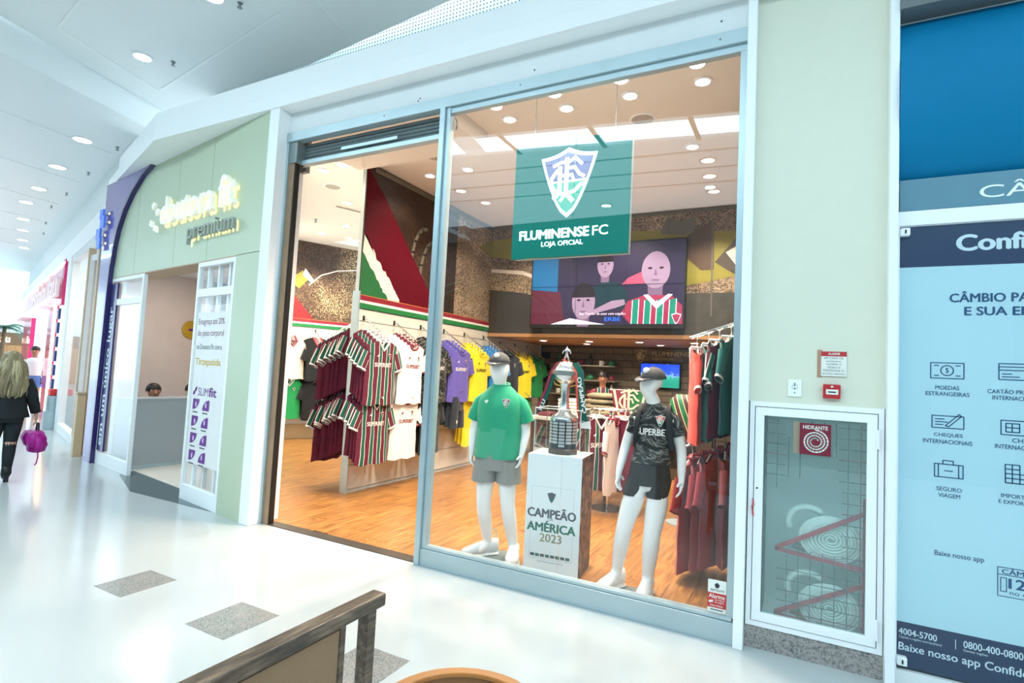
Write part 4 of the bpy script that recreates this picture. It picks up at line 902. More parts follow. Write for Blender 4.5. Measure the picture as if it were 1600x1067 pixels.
def cap(parent, c, ang, mat, r=.1, logo=None, pitch=0):
    c = Vector(c); X = Vector((cos(ang), sin(ang), 0)); Yd = Vector((sin(ang), -cos(ang), 0))
    mb = MB(); rings = []
    for i in range(7):
        t_ = (pi/2)*i/6; rr = r*cos(t_)*1.0+.001; z = r*.95*sin(t_)
        rings.append([c+X*(rr*.93*cos(2*pi*k/20))+Yd*(rr*1.1*sin(2*pi*k/20))+UP*z for k in range(20)])
    mb.loft(rings); cr = mb.build('cap_crown', mat, parent, smooth=True)
    mb = MB(); top = []; bot = []
    for k in range(13):
        a = pi*k/12; q = c+X*(r*.93*cos(a))+Yd*(r*1.0*sin(a)); e = c+X*(r*.98*cos(a))+Yd*(r*1.05*sin(a)+.075*sin(a)**.7)-UP*(.03*sin(a)-.02*abs(cos(a)))
        top.append((q, e))
    for (q0, e0), (q1, e1) in zip(top, top[1:]):
        mb.add([q0+UP*.004, q1+UP*.004, e1+UP*.004, e0+UP*.004, q0-UP*.004, q1-UP*.004, e1-UP*.004, e0-UP*.004], [(0, 1, 2, 3), (7, 6, 5, 4), (3, 2, 6, 7), (1, 0, 4, 5)])
    mb.build('cap_brim', mat, parent, smooth='auto')
    MB().ball(c+UP*r*.95, .012, .012, .008, 8, 5).build('cap_button', mat, parent)
    if logo:
        MB().ball(c+Yd*(r*.86)+UP*r*.62-X*.0, .026, .02, .024, 10, 6).build('cap_badge', logo, parent, smooth=True)
        MB().ball(c+Yd*(r*1.05+.045)-UP*.012, .022, .02, .006, 10, 6).build('cap_badge', logo, parent, smooth=True)
CAPM = M('cap_charcoal', '#4c4a4a', .8, bump=.2, bscale=200)
CRM = (M('crest_white', '#f4f2ec', .5), M('crest_burgundy', '#7c1f34', .5), M('crest_green', '#1d6b3c', .5))
# ---- mannequin in green shirt -------------------------------------------------
TEAL = M('green_jersey', '#049a72', .75, var=.05, vscale=5, sheen=.2); SHORTG = M('grey_shorts', '#84857f', .8, var=.08, vscale=10)
a = thing('mannequin', 'white mannequin in plain green club shirt, grey shorts and cap', 'mannequin', (-2.33, 4.25, 0))
OFF[a.name] = (0, 0, 0); a.rotation_euler = (0, 0, math.radians(16))
P = dict(pelvis=(0, 0, .88), waist=(0, .01, 1.02), chest=(0, .01, 1.28), nb=(-.0, .015, 1.46), neck=(-.01, .0, 1.52), jaw=(-.01, -.05, 1.57), head=(-.015, -.02, 1.645), crown=(-.02, -.01, 1.72),
    shL=(-.155, .02, 1.36), elL=(-.235, .04, 1.10), wrL=(-.235, -.01, .92), hdL=(.0, -.05, -1), hnL=(1, 0, 0), shR=(.155, .02, 1.36), elR=(.24, .03, 1.10), wrR=(.225, -.04, .925), hdR=(-.15, -.1, -1), hnR=(-1, 0, 0),
    hipL=(-.09, 0, .82), knL=(-.1, -.03, .46), anL=(-.055, .03, .11), toeL=(-.12, -.07, .05), hipR=(.09, 0, .82), knR=(.12, -.04, .47), anR=(.175, .02, .11), toeR=(.19, -.1, .05))
place_mesh(skin_mesh('body', *body(P), 'pelvis'), 'body', MANQ, a)
rg = [ring(0, 0, .86, .21, .135, 36, wob=.03, ph=1), ring(0, 0, .98, .203, .13, 36, wob=.022, ph=2), ring(0, 0, 1.12, .2, .13, 36, wob=.014, ph=.5), ring(0, -.005, 1.26, .205, .135, 36), ring(0, 0, 1.345, .2, .125, 36), ring(0, .008, 1.41, .168, .105, 36), ring(0, .012, 1.46, .118, .083, 36), ring(0, .012, 1.50, .072, .066, 36)]
sh1 = MB().loft(rg, cap=False).build('shirt', TEAL, a, smooth=True)
for s_, el in ((-1, (-.232, .04, 1.18)), (1, (.237, .03, 1.18))):
    s0 = Vector((.12*s_, .012, 1.405)); e = Vector(el)
    MB().tube([s0, s0.lerp(e, .35)+Vector((.02*s_, 0, .012)), s0.lerp(e, .7)+Vector((.015*s_, 0, 0)), e], [.04, .064, .07, .072], 16, cap=False).build('sleeve', TEAL, sh1, smooth=True)
MB().tube([(.075*cos(2*pi*k/20), .012+.066*sin(2*pi*k/20), 1.503-.012*sin(2*pi*k/20+pi)) for k in range(21)], .009, 6).build('collar', TEAL, sh1, smooth=True)
crest_parts(sh1, (.085, -.142, 1.345), (1, .0, 0), (0, .0, 1), .085, CRM, .006)
mb = MB(); mb.prism([(-.11, 1.355), (-.08, 1.365), (-.07, 1.36), (-.085, 1.345), (-.085, 1.33), (-.092, 1.343), (-.105, 1.34), (-.1, 1.35)], (0, -.144, 0), (1, 0, 0), (0, 0, 1), (0, -.003, 0)); mb.build('maker_mark', CRM[0], sh1)
st1 = MB().loft([ring(0, 0, .89, .2, .13, 24), ring(0, 0, .80, .205, .135, 24), ring(0, 0, .76, .2, .13, 24)], cap=False).build('shorts', SHORTG, a, smooth=True)
for s_, x in ((-1, -.1), (1, .105)):
    MB().loft([ring(x*.95, 0, .84, .1, .125, 18, wob=.02), ring(x*1.02, -.008, .75, .11, .12, 18, wob=.03, ph=s_), ring(x*1.08, -.015, .655, .112, .118, 18, wob=.035, ph=s_+1)], cap=False).build('shorts_leg', SHORTG, st1, smooth=True)
crest_parts(st1, (-.145, -.105, .72), (.85, -.5, 0), (0, 0, 1), .045, CRM, .004, detail=False)
cap(a, (-.02, -.02, 1.69), -.12, CAPM, .1, CRM[0])
SNK = M('sneaker_white', '#f0eee8', .5); SNK2 = M('sneaker_grey_blue', '#cfd6da', .5)
shoe(a, (-.06, .03, .0), -.95, .33, SNK2, SNK, w=.058, high=.12); shoe(a, (.185, .0, .0), .12, .31, SNK, SNK, w=.058, high=.12)
MB().box(-.12, .14, -.1, .18, 0, .008).build('base_plate', M('glass_base', '#6f7b78', .15), a)
MB().tube([(-.0, .1, .008), (-.0, .1, .2), (-.04, .05, .24)], .006, 8).build('support_rod', STEEL, a)
# ---- mannequin in black camouflage shirt --------------------------------------
m, t = newmat('black_camo'); o = t.obj(); w1 = t.noise(o, 3, 2, .5, 'Color'); v = t.node('ShaderNodeVectorMath', operation='MULTIPLY_ADD'); t.l.new(w1, v.inputs[0]); v.inputs[1].default_value = (.35, .35, .5); t.l.new(o, v.inputs[2])
wv = t.noise(t.map(v.outputs[0], (5, 5, 22), (0, .5, 0)), 1.6, 4, .6)
t.color(t.ramp(wv, [(.32, '#07090a'), (.48, '#0f1314'), (.525, '#3a4040'), (.56, '#98958a'), (.585, '#23282a'), (.7, '#0c0f11')])); t.b.inputs['Roughness'].default_value = .7; CAMO = m
BLKF = M('black_fabric', '#191a1c', .75, var=.15, vscale=8)
a = thing('mannequin', 'white mannequin in black camouflage shirt, cycling shorts, cap and backpack', 'mannequin', (-.97, 4.17, 0)); OFF[a.name] = (0, 0, 0); a.rotation_euler = (0, 0, math.radians(4))
P = dict(pelvis=(-.01, .02, .88), waist=(.0, .02, 1.02), chest=(.015, .02, 1.22), nb=(.005, .02, 1.40), neck=(0, .0, 1.47), jaw=(-.045, -.045, 1.525), head=(-.012, -.015, 1.59), crown=(0, -.0, 1.65),
    shL=(-.125, .02, 1.325), elL=(-.205, .05, 1.08), wrL=(-.235, -.02, .90), hdL=(-.05, -.1, -1), hnL=(1, -.3, 0), shR=(.155, .02, 1.325), elR=(.215, .05, 1.08), wrR=(.225, 0, .90), hdR=(0, -.08, -1), hnR=(-1, 0, 0),
    hipL=(-.09, .01, .82), knL=(-.175, -.03, .49), anL=(-.235, .04, .13), toeL=(-.27, -.05, .05), hipR=(.075, .01, .82), knR=(.03, -.03, .48), anR=(.0, .03, .12), toeR=(-.005, -.09, .05))
place_mesh(skin_mesh('body', *body(P, R=dict(waist=.085, chest=.1, head=.1, jaw=.064, neck=.05, hip=.098, kn=.066, sh=.052, el=.041, hs=.95)), 'pelvis'), 'body', MANQ, a)
rg = [ring(-.01, .02, .985, .15, .115, 28, wob=.025, ph=1), ring(-.005, .02, 1.02, .142, .112, 28, wob=.03, ph=2), ring(.0, .02, 1.08, .13, .105, 28, wob=.02), ring(.012, .015, 1.19, .145, .112, 28), ring(.015, .015, 1.28, .16, .112, 28), ring(.015, .02, 1.36, .145, .09, 28), ring(.01, .02, 1.41, .095, .07, 28), ring(.005, .02, 1.44, .058, .056, 28)]
s2 = MB().loft(rg, cap=False).build('shirt', CAMO, a, smooth=True)
for s_, e in ((-1, (-.155, .04, 1.2)), (1, (.185, .04, 1.2))):
    s0 = Vector((.015+.1*s_, .02, 1.355)); e = Vector(e)
    MB().tube([s0, s0.lerp(e, .4)+Vector((.012*s_, 0, .012)), e], [.045, .055, .056], 14, cap=False).build('sleeve', CAMO, s2, smooth=True)
crest_parts(s2, (.075, -.106, 1.31), (1, .12, 0), (0, .05, 1), .085, (CRM[0], M('crest_red', '#d2452f', .5), CRM[2]), .006)
mb = MB(); tx = text('SUPERBET', .24, .048, bold=.03); mb.add([(-.1+x_, .015-.119*math.sqrt(max(.1, 1-((-.1+x_-.012)/.165)**2))-.002, 1.2+y_) for x_, y_, z_ in tx[0]], tx[1]); mb.build('sponsor_print', CRM[0], s2)
BKP = M('backpack_black', '#1d1f21', .8, bump=.3, bscale=150)
bp = thing('backpack', 'black backpack strapped on the camouflage mannequin', 'backpack', (-.97, 4.17, .95)); OFF[bp.name] = (0, 0, .95); bp.rotation_euler = (0, 0, math.radians(4))
MB().obox((-.12, .13, .98), (.27, 0, 0), (0, .14, 0), (0, 0, .38)).build('pack_body', BKP, bp, bevel=.04)
for x in (-.085, .115): MB().tube([(x, .13, 1.36), (x, .03, 1.42), (x*1.05, -.07, 1.36), (x*1.15, -.102, 1.25), (x*1.35, -.03, 1.1), (x*1.2, .13, 1.04)], .02, 8, flat=.35).build('strap', BKP, bp, smooth=True)
p2 = MB().loft([ring(-.01, .02, .98, .142, .105, 24), ring(-.01, .02, .9, .155, .115, 24), ring(-.01, .02, .82, .155, .115, 24)], cap=False).build('cycling_shorts', BLKF, a, smooth=True)
for x0, x1 in ((-.085, -.125), (.07, .05)):
    MB().loft([ring(x0, .015, .87, .085, .105, 18), ring((x0+x1)/2, .005, .8, .085, .095, 18), ring(x1, -.005, .735, .077, .083, 18)], cap=False).build('shorts_leg', BLKF, p2, smooth=True)
cap(a, (-.0, -.01, 1.615), -.55, CAPM, .095, CRM[0])
shoe(a, (-.24, .04, 0), -.45, .29, SNK, SNK, w=.052, high=.125); shoe(a, (.0, .03, 0), -.05, .29, SNK, SNK, w=.052, high=.125)
MB().box(-.22, .0, -.08, .12, 0, .008).build('base_plate', M('glass_base', '#6f7b78', .15), a)
# ---- people -------------------------------------------------------------------
def face(parent, c, ang, mat_eye=None, r=.085):
    c = Vector(c); X = Vector((cos(ang), sin(ang), 0)); Yd = Vector((sin(ang), -cos(ang), 0))
    for s_ in (-1, 1):
        MB().ball(c+X*.032*s_+Yd*(r*.93)+UP*.005, .011, .008, .006, 8, 5).build('eye', M('eye_dark', '#1d1613', .3), parent)
        MB().ball(c+X*(r*.98*s_)+Yd*.0-UP*.005, .012, .022, .028, 8, 6).build('ear', SKIN2, parent)
    MB().ball(c+Yd*(r*1.03)-UP*.025, .013, .018, .022, 8, 6).build('nose', SKIN2, parent); MB().ball(c+Yd*(r*.93)-UP*.062, .024, .009, .007, 8, 5).build('mouth', M('lips', '#a34f4a', .5), parent)
def hairshell(parent, c, mat, rx, ry, rz, ang=0, cut=-.2):
    mb = MB().ball((0, 0, 0), rx, ry, rz, 16, 10); mb.v = [(x*cos(ang)-y*sin(ang)+c[0], x*sin(ang)+y*cos(ang)+c[1], max(z, cut*rz)+c[2]) for x, y, z in mb.v]; return mb.build('hair', mat, parent, smooth=True)
STAND = dict(pelvis=(0, 0, .9), waist=(0, 0, 1.04), chest=(0, 0, 1.24), nb=(0, .01, 1.40), neck=(0, .0, 1.45), jaw=(0, -.02, 1.51), head=(0, -.015, 1.575), crown=(0, 0, 1.64),
    shL=(-.16, 0, 1.34), elL=(-.21, .03, 1.08), wrL=(-.2, -.04, .86), hdL=(0, -.1, -1), hnL=(1, 0, 0), shR=(.16, 0, 1.34), elR=(.21, .03, 1.08), wrR=(.2, -.04, .86), hdR=(0, -.1, -1), hnR=(-1, 0, 0),
    hipL=(-.085, 0, .84), knL=(-.09, -.01, .47), anL=(-.09, .03, .08), toeL=(-.1, -.1, .035), hipR=(.085, 0, .84), knR=(.09, -.01, .47), anR=(.09, .03, .08), toeR=(.1, -.1, .035))
# woman walking away
NAVYB = M('black_jacket', '#12171a', .8, var=.2, vscale=8); JEAN = M('black_trousers', '#1a2124', .8, var=.15)
a = thing('person', 'woman with long blond hair walking away in black jacket and trousers', 'person', (-8.42, 3.03, 0)); OFF[a.name] = (0, 0, 0); a.rotation_euler = (0, 0, math.radians(-104)); a.scale = (.92, .92, .92)
P = dict(STAND, hipL=(-.085, 0, .86), knL=(-.07, -.05, .5), anL=(-.05, .06, .15), toeL=(-.05, -.05, .06), hipR=(.085, 0, .86), knR=(.1, -.16, .5), anR=(.11, -.2, .13), toeR=(.11, -.32, .05), elL=(-.24, .04, 1.08), wrL=(-.3, -.02, .88), hdL=(-.1, 0, -1))
place_mesh(skin_mesh('body', *body(P), 'pelvis'), 'body', SKIN2, a); face(a, (0, -.015, 1.575), 0)
jk = MB().loft([ring(0, .01, .84, .225, .17, 24, wob=.04), ring(0, .01, .98, .2, .15, 24, wob=.03, ph=2), ring(0, .01, 1.12, .185, .14, 24), ring(0, .01, 1.28, .2, .14, 24), ring(0, .01, 1.37, .17, .1, 24), ring(0, .01, 1.42, .08, .07, 24)], cap=False).build('jacket', NAVYB, a, smooth=True)
MB().tube([(-.16, .01, 1.33), (-.215, .03, 1.18), (-.245, .04, 1.07), (-.29, -.01, .9)], [.07, .075, .065, .055], 12).build('sleeve', NAVYB, jk, smooth=True)
MB().tube([(.16, .01, 1.33), (.21, .03, 1.18), (.22, .03, 1.07), (.21, -.03, .88)], [.07, .075, .065, .055], 12).build('sleeve', NAVYB, jk, smooth=True)
tr = MB().loft([ring(0, .0, .98, .15, .12, 20), ring(0, 0, .84, .18, .14, 20), ring(0, 0, .78, .17, .13, 20)], cap=False).build('trousers', JEAN, a, smooth=True)
for s, sg in (('L', -1), ('R', 1)):
    h_, k_, n_ = Vector(P['hip'+s]), Vector(P['kn'+s]), Vector(P['an'+s]); MB().tube([h_, h_.lerp(k_, .5), k_, k_.lerp(n_, .4), n_+Vector((0, 0, .03))], [.1, .09, .07, .066, .05], 12).build('trouser_leg', JEAN, tr, smooth=True)
    n2 = n_; MB().tube([n2+Vector((0, .0, .06)), n2-Vector((0, 0, .03)), n2+Vector((0, -.06, -.07)), n2+Vector((0, -.13, -.1))], [.05, .055, .045, .03], 10).build('boot', BLACK, a, smooth=True)
    MB().obox(n2+Vector((-.025, .0, -.14)), (.05, 0, 0), (0, .05, 0), (0, 0, .1)).build('boot_heel', BLACK, a)
hr = hairshell(a, (0, .01, 1.60), HAIRB, .105, .118, .115, 0, -.5)
mb = MB(); rings = []
for i, (z, aa, bb, y) in enumerate(((1.66, .085, .08, .03), (1.58, .108, .085, .05), (1.48, .125, .08, .075), (1.38, .155, .07, .1), (1.28, .175, .06, .12), (1.2, .16, .045, .125), (1.14, .12, .03, .13), (1.1, .05, .012, .13))):
    rings.append([(p_[0]*(1+.05*sin(11*k_+i*.6)), p_[1]+.014*sin(7*k_+i*.8), p_[2]+.012*sin(5*k_)) for k_, p_ in enumerate(ring(0, y, z, aa, bb, 48))])
mb.loft(rings).build('hair_fall', HAIRB, hr, smooth=True)
HAIRL = M('blond_hair_light', '#b9a984', .45, var=.25, vscale=30); rd_ = random.Random(4)
for mt_, n_, nm_ in ((HAIRL, 26, 'hair_strands'), (HAIRB, 26, 'hair_strands')):
    mb = MB()
    for q in range(n_):
        a0_ = rd_.uniform(.05, pi-.05); ph_ = rd_.uniform(0, 6); L_ = rd_.uniform(.36, .6); pts = []
        for i in range(10):
            s_ = i/9; z = 1.70-L_*s_; k_ = min(1, s_*2.2); wx = .07+.11*min(1, s_*1.25); wy = .07+.075*min(1, s_*1.2)
            pts.append((wx*cos(a0_)*(.35+.65*k_)+.012*sin(ph_+7*s_), .02+wy*sin(a0_)*(.6+.5*k_)+.010*cos(ph_+6*s_), z))
        mb.tube(pts, [.014, .017, .018, .018, .018, .017, .016, .014, .011, .004], 6)
    o_ = mb.build(nm_, mt_, hr, smooth=True); o_['kind'] = 'stuff'
MAG = M('magenta_bag', '#b3138f', .45, var=.15, vscale=8)
bg = thing('handbag', 'magenta ruffled handbag hanging from the walking woman hand', 'handbag', (-8.37, 3.33, .31)); OFF[bg.name] = (0, 0, .4); bg.rotation_euler = (0, 0, math.radians(-10))
mb = MB(); rings = []
for i, (z, aa) in enumerate(((.42, .06), (.44, .17), (.52, .2), (.6, .19), (.66, .15), (.69, .08))): rings.append(ring(0, 0, z, aa, aa*.45, 24, wob=.13, ph=i*1.3))
mb.loft(rings).build('pouch', MAG, bg, smooth=True)
MB().tube([(-.06, 0, .67), (-.03, 0, .78), (.03, 0, .78), (.06, 0, .67)], .012, 6).build('handle', BLACK, bg)
for x, ph_ in ((-.12, .5), (.1, 2), (0, 4)): MB().loft([ring(x, -.05, .5, .05, .04, 12, wob=.15, ph=ph_), ring(x*1.1, -.06, .6, .08, .06, 12, wob=.2, ph=ph_), ring(x*1.1, -.05, .68, .05, .04, 12, wob=.2, ph=ph_)]).build('ruffle', MAG, bg, smooth=True)
MB().tube([(.12, 0, .45), (.14, 0, .38), (.1, 0, .3), (.04, 0, .27)], .008, 6).build('ribbon', MAG, bg)
# person in white top farther off
a = thing('person', 'distant shopper in white top and blue shorts facing right', 'person', (-17.1, 6.6, 0)); OFF[a.name] = (0, 0, 0); a.rotation_euler = (0, 0, math.radians(60)); a.scale = (1, 1, 1)
place_mesh(skin_mesh('body', *body(STAND), 'pelvis', 1), 'body', SKIN, a); face(a, (0, -.015, 1.575), 0); hairshell(a, (0, .012, 1.60), HAIRD, .1, .11, .1, 0, -.3)
TW = M('white_top', '#f2efec', .8); DEN = M('blue_denim', '#5b7fb5', .85)
tp_ = MB().loft([ring(0, .0, .95, .17, .13, 20, wob=.04), ring(0, 0, 1.1, .165, .125, 20), ring(0, 0, 1.27, .185, .13, 20), ring(0, 0, 1.36, .15, .09, 20), ring(0, .01, 1.40, .07, .06, 20)], cap=False).build('top', TW, a, smooth=True)
for s_ in (-1, 1): MB().tube([(.14*s_, 0, 1.33), (.2*s_, .02, 1.18), (.21*s_, .02, 1.08)], [.06, .07, .06], 10).build('sleeve', TW, tp_, smooth=True)
sh_ = MB().loft([ring(0, 0, .97, .15, .12, 20), ring(0, 0, .82, .18, .135, 20)], cap=False).build('shorts', DEN, a, smooth=True)
for s_ in (-1, 1): MB().loft([ring(.085*s_, 0, .85, .095, .11, 14), ring(.095*s_, 0, .66, .1, .11, 14)], cap=False).build('shorts_leg', DEN, sh_, smooth=True); shoe(a, (.09*s_, .02, 0), 0, .25, BLACK, SNK)
# clinic receptionists (seated behind the desk)
SEAT = {k: (v[0], v[1], v[2]-.52) for k, v in STAND.items()}
for s in 'LR':
    sx = -1 if s == 'L' else 1
    SEAT['hip'+s] = (.085*sx, 0, .36); SEAT['kn'+s] = (.1*sx, -.38, .4); SEAT['an'+s] = (.1*sx, -.36, .08); SEAT['toe'+s] = (.1*sx, -.46, .035); SEAT['el'+s] = (.22*sx, -.02, .58); SEAT['wr'+s] = (.15*sx, -.25, .62); SEAT['hd'+s] = (0, -1, 0); SEAT['hn'+s] = (0, 0, -1)
for i, (x, y, lb) in enumerate(((-8.86, 4.95, 'receptionist with dark hair looking over the clinic desk'), (-8.95, 5.62, 'second receptionist mostly hidden behind the clinic door frame'))):
    a = thing('person', lb, 'person', (x, y, 0)); OFF[a.name] = (0, 0, 0); a.rotation_euler = (0, 0, math.radians(78))
    place_mesh(skin_mesh('body', *body(SEAT), 'pelvis', 1), 'body', SKIN, a); face(a, (0, -.015, 1.055), 0); hairshell(a, (0, .018, 1.075), HAIRD, .105, .112, .105, 0, -.35)
    MB().loft([ring(0, 0, .38, .17, .13, 18), ring(0, 0, .6, .165, .125, 18), ring(0, 0, .76, .185, .13, 18), ring(0, 0, .84, .15, .09, 18), ring(0, .01, .88, .07, .06, 18)], cap=False).build('uniform', M('uniform_grey', '#6b6f78', .8), a, smooth=True)
    sl_ = thing('office_stool', 'low round stool behind the clinic desk', 'stool', (x, y, 0), 'stools behind the clinic desk')
    MB().lathe([(.18, .24), (.19, .26), (.18, .28)], (x, y, 0), 18).build('seat', BLACK, sl_); MB().tube([(x, y, .02), (x, y, .25)], .03, 8).build('post', STEEL, sl_); MB().lathe([(.2, 0), (.2, .02)], (x, y, 0), 18).build('base', STEEL, sl_)
# ================================================================== SHIRTS
def tricolor():
    m, t = newmat('tricolor_stripes'); s = t.sep(t.uv()); x = s[0]
    f = t.math('FRACT', t.math('DIVIDE', t.math('ADD', x, 10.0), .13)); dist = lambda c, w: t.math('LESS_THAN', t.math('ABSOLUTE', t.math('SUBTRACT', f, c)), w)
    col = t.mix(dist(.5, .19), '#5f1730', '#0c5a4c'); wl = t.math('MAXIMUM', dist(.29, .03), dist(.71, .03)); col = t.mix(wl, col, '#e9dfd6')
    far = t.math('GREATER_THAN', t.math('ABSOLUTE', x), .235); plain = t.mix(t.noise(t.obj(), 8), '#5f1530', '#6c1a38')
    t.color(t.mix(far, col, plain)); t.b.inputs['Roughness'].default_value = .75; return m
TRI = tricolor()
def fabric(n, c, v=.08): return M(n, c, .8, var=v, vscale=9, sheen=.15)
FB = dict(white=fabric('shirt_white', '#efe9e4', .03), camo=CAMO, purple=fabric('shirt_purple', '#5f55b0'), yellow=fabric('shirt_yellow', '#f0dc12'), blue=fabric('shirt_blue', '#1787d2'), navy=fabric('shirt_navy', '#161f2b'),
    cream=fabric('shirt_cream', '#f0e2cc', .03), black=fabric('shirt_black', '#0f0f11', .2), green=fabric('shirt_green', '#169a52'), burg=fabric('shirt_burgundy', '#a5333d'), burg2=fabric('shirt_wine', '#87404a'), red=fabric('shirt_red', '#d8412f'), tri=TRI, brgreen=fabric('shirt_brasil_green', '#128a45'))
SW, SH_, SD = .27, .80, .05
def fy(x, z):
    u = min(1, abs(x)/SW); return -SD*math.sqrt(max(0, 1-u**2.2))*(1+.12*sin(x*38+z*6))-.004*sin(z*23+x*9)
def shirt_body(vneck, side=True):
    mb = MB(); NU, NV = 15, 7
    def top(u, front):
        a = abs(u)
        if a < .33:
            k = 1-a/.33
            return (-.125*k if vneck else -.075*math.sqrt(max(0, 1-(a/.33)**2))) if front else -.012*k
        return -.075*(a-.33)/.67
    for fr in (True, False):
        b = len(mb.v)
        for i in range(NU):
            u = -1+2*i/(NU-1); x = u*SW; zt = top(u, fr); zb = -SH_-.01*sin(u*7)
            for j in range(NV):
                z = zt+(zb-zt)*j/(NV-1); taper = 1-.05*sin(pi*j/(NV-1)); y = fy(x, z)*(1 if fr else -1)
                if not fr: y = abs(y)*.9
                mb.uv[len(mb.v)] = (x if fr else 5, z); mb.v.append((x*taper, y, z))
        for i in range(NU-1):
            for j in range(NV-1):
                q = (b+i*NV+j, b+(i+1)*NV+j, b+(i+1)*NV+j+1, b+i*NV+j+1); mb.f.append(q[::-1] if fr else q)
    for sg in (-1, 1):
        b = len(mb.v); c0 = Vector((sg*SW*.86, 0, -.15)); c1 = Vector((sg*(SW+.05), -.006, -.36)); d = (c1-c0).normalized(); e1 = Vector((d.z*sg, 0, -d.x*sg)); K = 10
        for i in range(4):
            c = c0.lerp(c1, i/3); rw = .092-.006*i; rd_ = .036-.004*i
            for k in range(K):
                t_ = 2*pi*k/K; p = c+e1*(rw*cos(t_))+Vector((0, rd_*sin(t_), 0)); mb.uv[len(mb.v)] = (rw*cos(t_)*1.1, 0); mb.v.append(tuple(p))
        for i in range(3):
            for k in range(K): mb.f.append((b+i*K+k, b+i*K+(k+1) % K, b+(i+1)*K+(k+1) % K, b+(i+1)*K+k))
    return mb
def cuff_mb(sg, off=0, th=.016):
    c1 = Vector((sg*(SW+.05), -.006, -.36)); c0 = Vector((sg*SW*.86, 0, -.15)); d = (c1-c0).normalized(); e1 = Vector((d.z*sg, 0, -d.x*sg)); K = 12
    rings = [[c1+d*(o+off)+e1*(.077*cos(2*pi*k/K))+Vector((0, .029*sin(2*pi*k/K), 0)) for k in range(K)] for o in (-th, th*.3)]
    return MB().loft(rings, cap=False)
def collar_mb(vneck):
    pts = []
    for i in range(9):
        u = -.33+.66*i/8; x = u*SW; z = -.125*(1-abs(u)/.33) if vneck else -.075*math.sqrt(max(0, 1-(u/.33)**2)); pts.append((x, fy(x, z)-.002, z))
    for i in range(1, 6): u = .33-.66*i/6; pts.append((u*SW, SD*.8, -.008))
    pts.append(pts[0]); return MB().tube(pts, .012, 6)
hang = MB().tube([(0, 0, .012), (0, 0, .05), (.018, 0, .075), (0, 0, .095), (-.016, 0, .08)], .004, 6).tube([(-.17, 0, -.06), (0, 0, .02), (.17, 0, -.06)], .007, 6); HANG = hang.mesh('hanger'); HANG.materials.append(M('clear_hanger', '#c9ccc8', .25))
def conform(mb, tx, x0, z0):
    v, f = tx; mb.add([(x0+a, fy(x0+a, z0+b)-.0035, z0+b) for a, b, c in v], f); return mb
_SM = {}
def shirt_meshes(kind, mat, vneck, collar, cuff, sponsor):
    if kind in _SM: return _SM[kind]
    L = []
    def add(nm, mb, mt, smooth=True):
        me = mb.mesh(nm); me.materials.append(mt)
        for p in me.polygons: p.use_smooth = smooth
        L.append((nm, me))
    add('shirt_body', shirt_body(vneck), mat); add('collar', collar_mb(vneck), collar)
    for sg in (-1, 1): add('cuff', cuff_mb(sg), cuff)
    L.append(('hanger', HANG)); fl_ = []
    def addf(nm, mb, mt): me = mb.mesh(nm); me.materials.append(mt); fl_.append((nm, me))
    cz, cx_, h = -.19, .1, .075
    def cr(poly, mt, lift, nm):
        mb = MB(); mb.add([(cx_+x, fy(cx_+x, cz+z)-lift, cz+z) for x, z in poly], [tuple(range(len(poly)))[::-1]]); addf(nm, mb, mt)
    if sponsor is not False:
        cr(shield(h*.84, h), CRM[0], .004, 'crest'); cr([(x*.8, z*.8) for x, z in shield(h*.84, h) if z > 0], CRM[1], .006, 'crest_field'); cr([(x*.8, z*.8) for x, z in shield(h*.84, h) if z < 0], CRM[2], .006, 'crest_field')
    if sponsor:
        addf('sponsor_print', conform(MB(), text('SUPERBET', .27, .05, bold=.03), -.135, -.325), sponsor)
        mb = MB(); mb.add([(x, fy(x, z)-.004, z) for x, z in ((-.12, -.2), (-.09, -.17), (-.075, -.175), (-.085, -.19), (-.085, -.21), (-.1, -.195))], [(5, 4, 3, 2, 1, 0)]); addf('maker_mark', mb, sponsor)
    _SM[kind] = (L, fl_); return _SM[kind]
W_ = M('trim_white', '#eceae6', .7); BG = M('trim_burgundy', '#7c1f34', .7); BK = M('trim_black', '#17171a', .7)
SPEC = dict(tri=(TRI, True, W_, W_, W_), white=(FB['white'], False, BG, BG, BG), camo=(CAMO, False, BK, BK, W_), purple=(FB['purple'], False, FB['purple'], FB['purple'], W_), yellow=(FB['yellow'], False, FB['yellow'], FB['yellow'], BK), blue=(FB['blue'], False, FB['blue'], FB['blue'], W_),
    navy=(FB['navy'], False, FB['navy'], FB['navy'], None), cream=(FB['cream'], True, BG, FB['cream'], False), black=(FB['black'], True, M('trim_red', '#a83a42', .7), FB['black'], False), black2=(FB['black'], False, FB['black'], FB['black'], None), green=(FB['green'], True, W_, FB['green'], None), brgreen=(FB['brgreen'], False, FB['brgreen'], FB['brgreen'], None),
    burg=(FB['burg'], False, FB['burg'], FB['burg'], False), burg2=(FB['burg2'], False, FB['burg2'], FB['burg2'], False), red=(FB['red'], True, W_, W_, False), teal=(fabric('shirt_teal', '#156a63'), True, W_, W_, False))
def shirt(kind, loc, rz, label, group=None, front=False, name='hanging_shirt', scale=None):
    L, F = shirt_meshes(kind, *SPEC[kind]); s = thing(name, label, 'shirt', loc, group); OFF[s.name] = (0, 0, 0); s.rotation_euler = (0, 0, rz)
    if scale: s.scale = (scale,)*3
    for nm, me in L+(F if front else []):
        o = bpy.data.objects.new(nm, me); link(o); o.parent = s
    return s
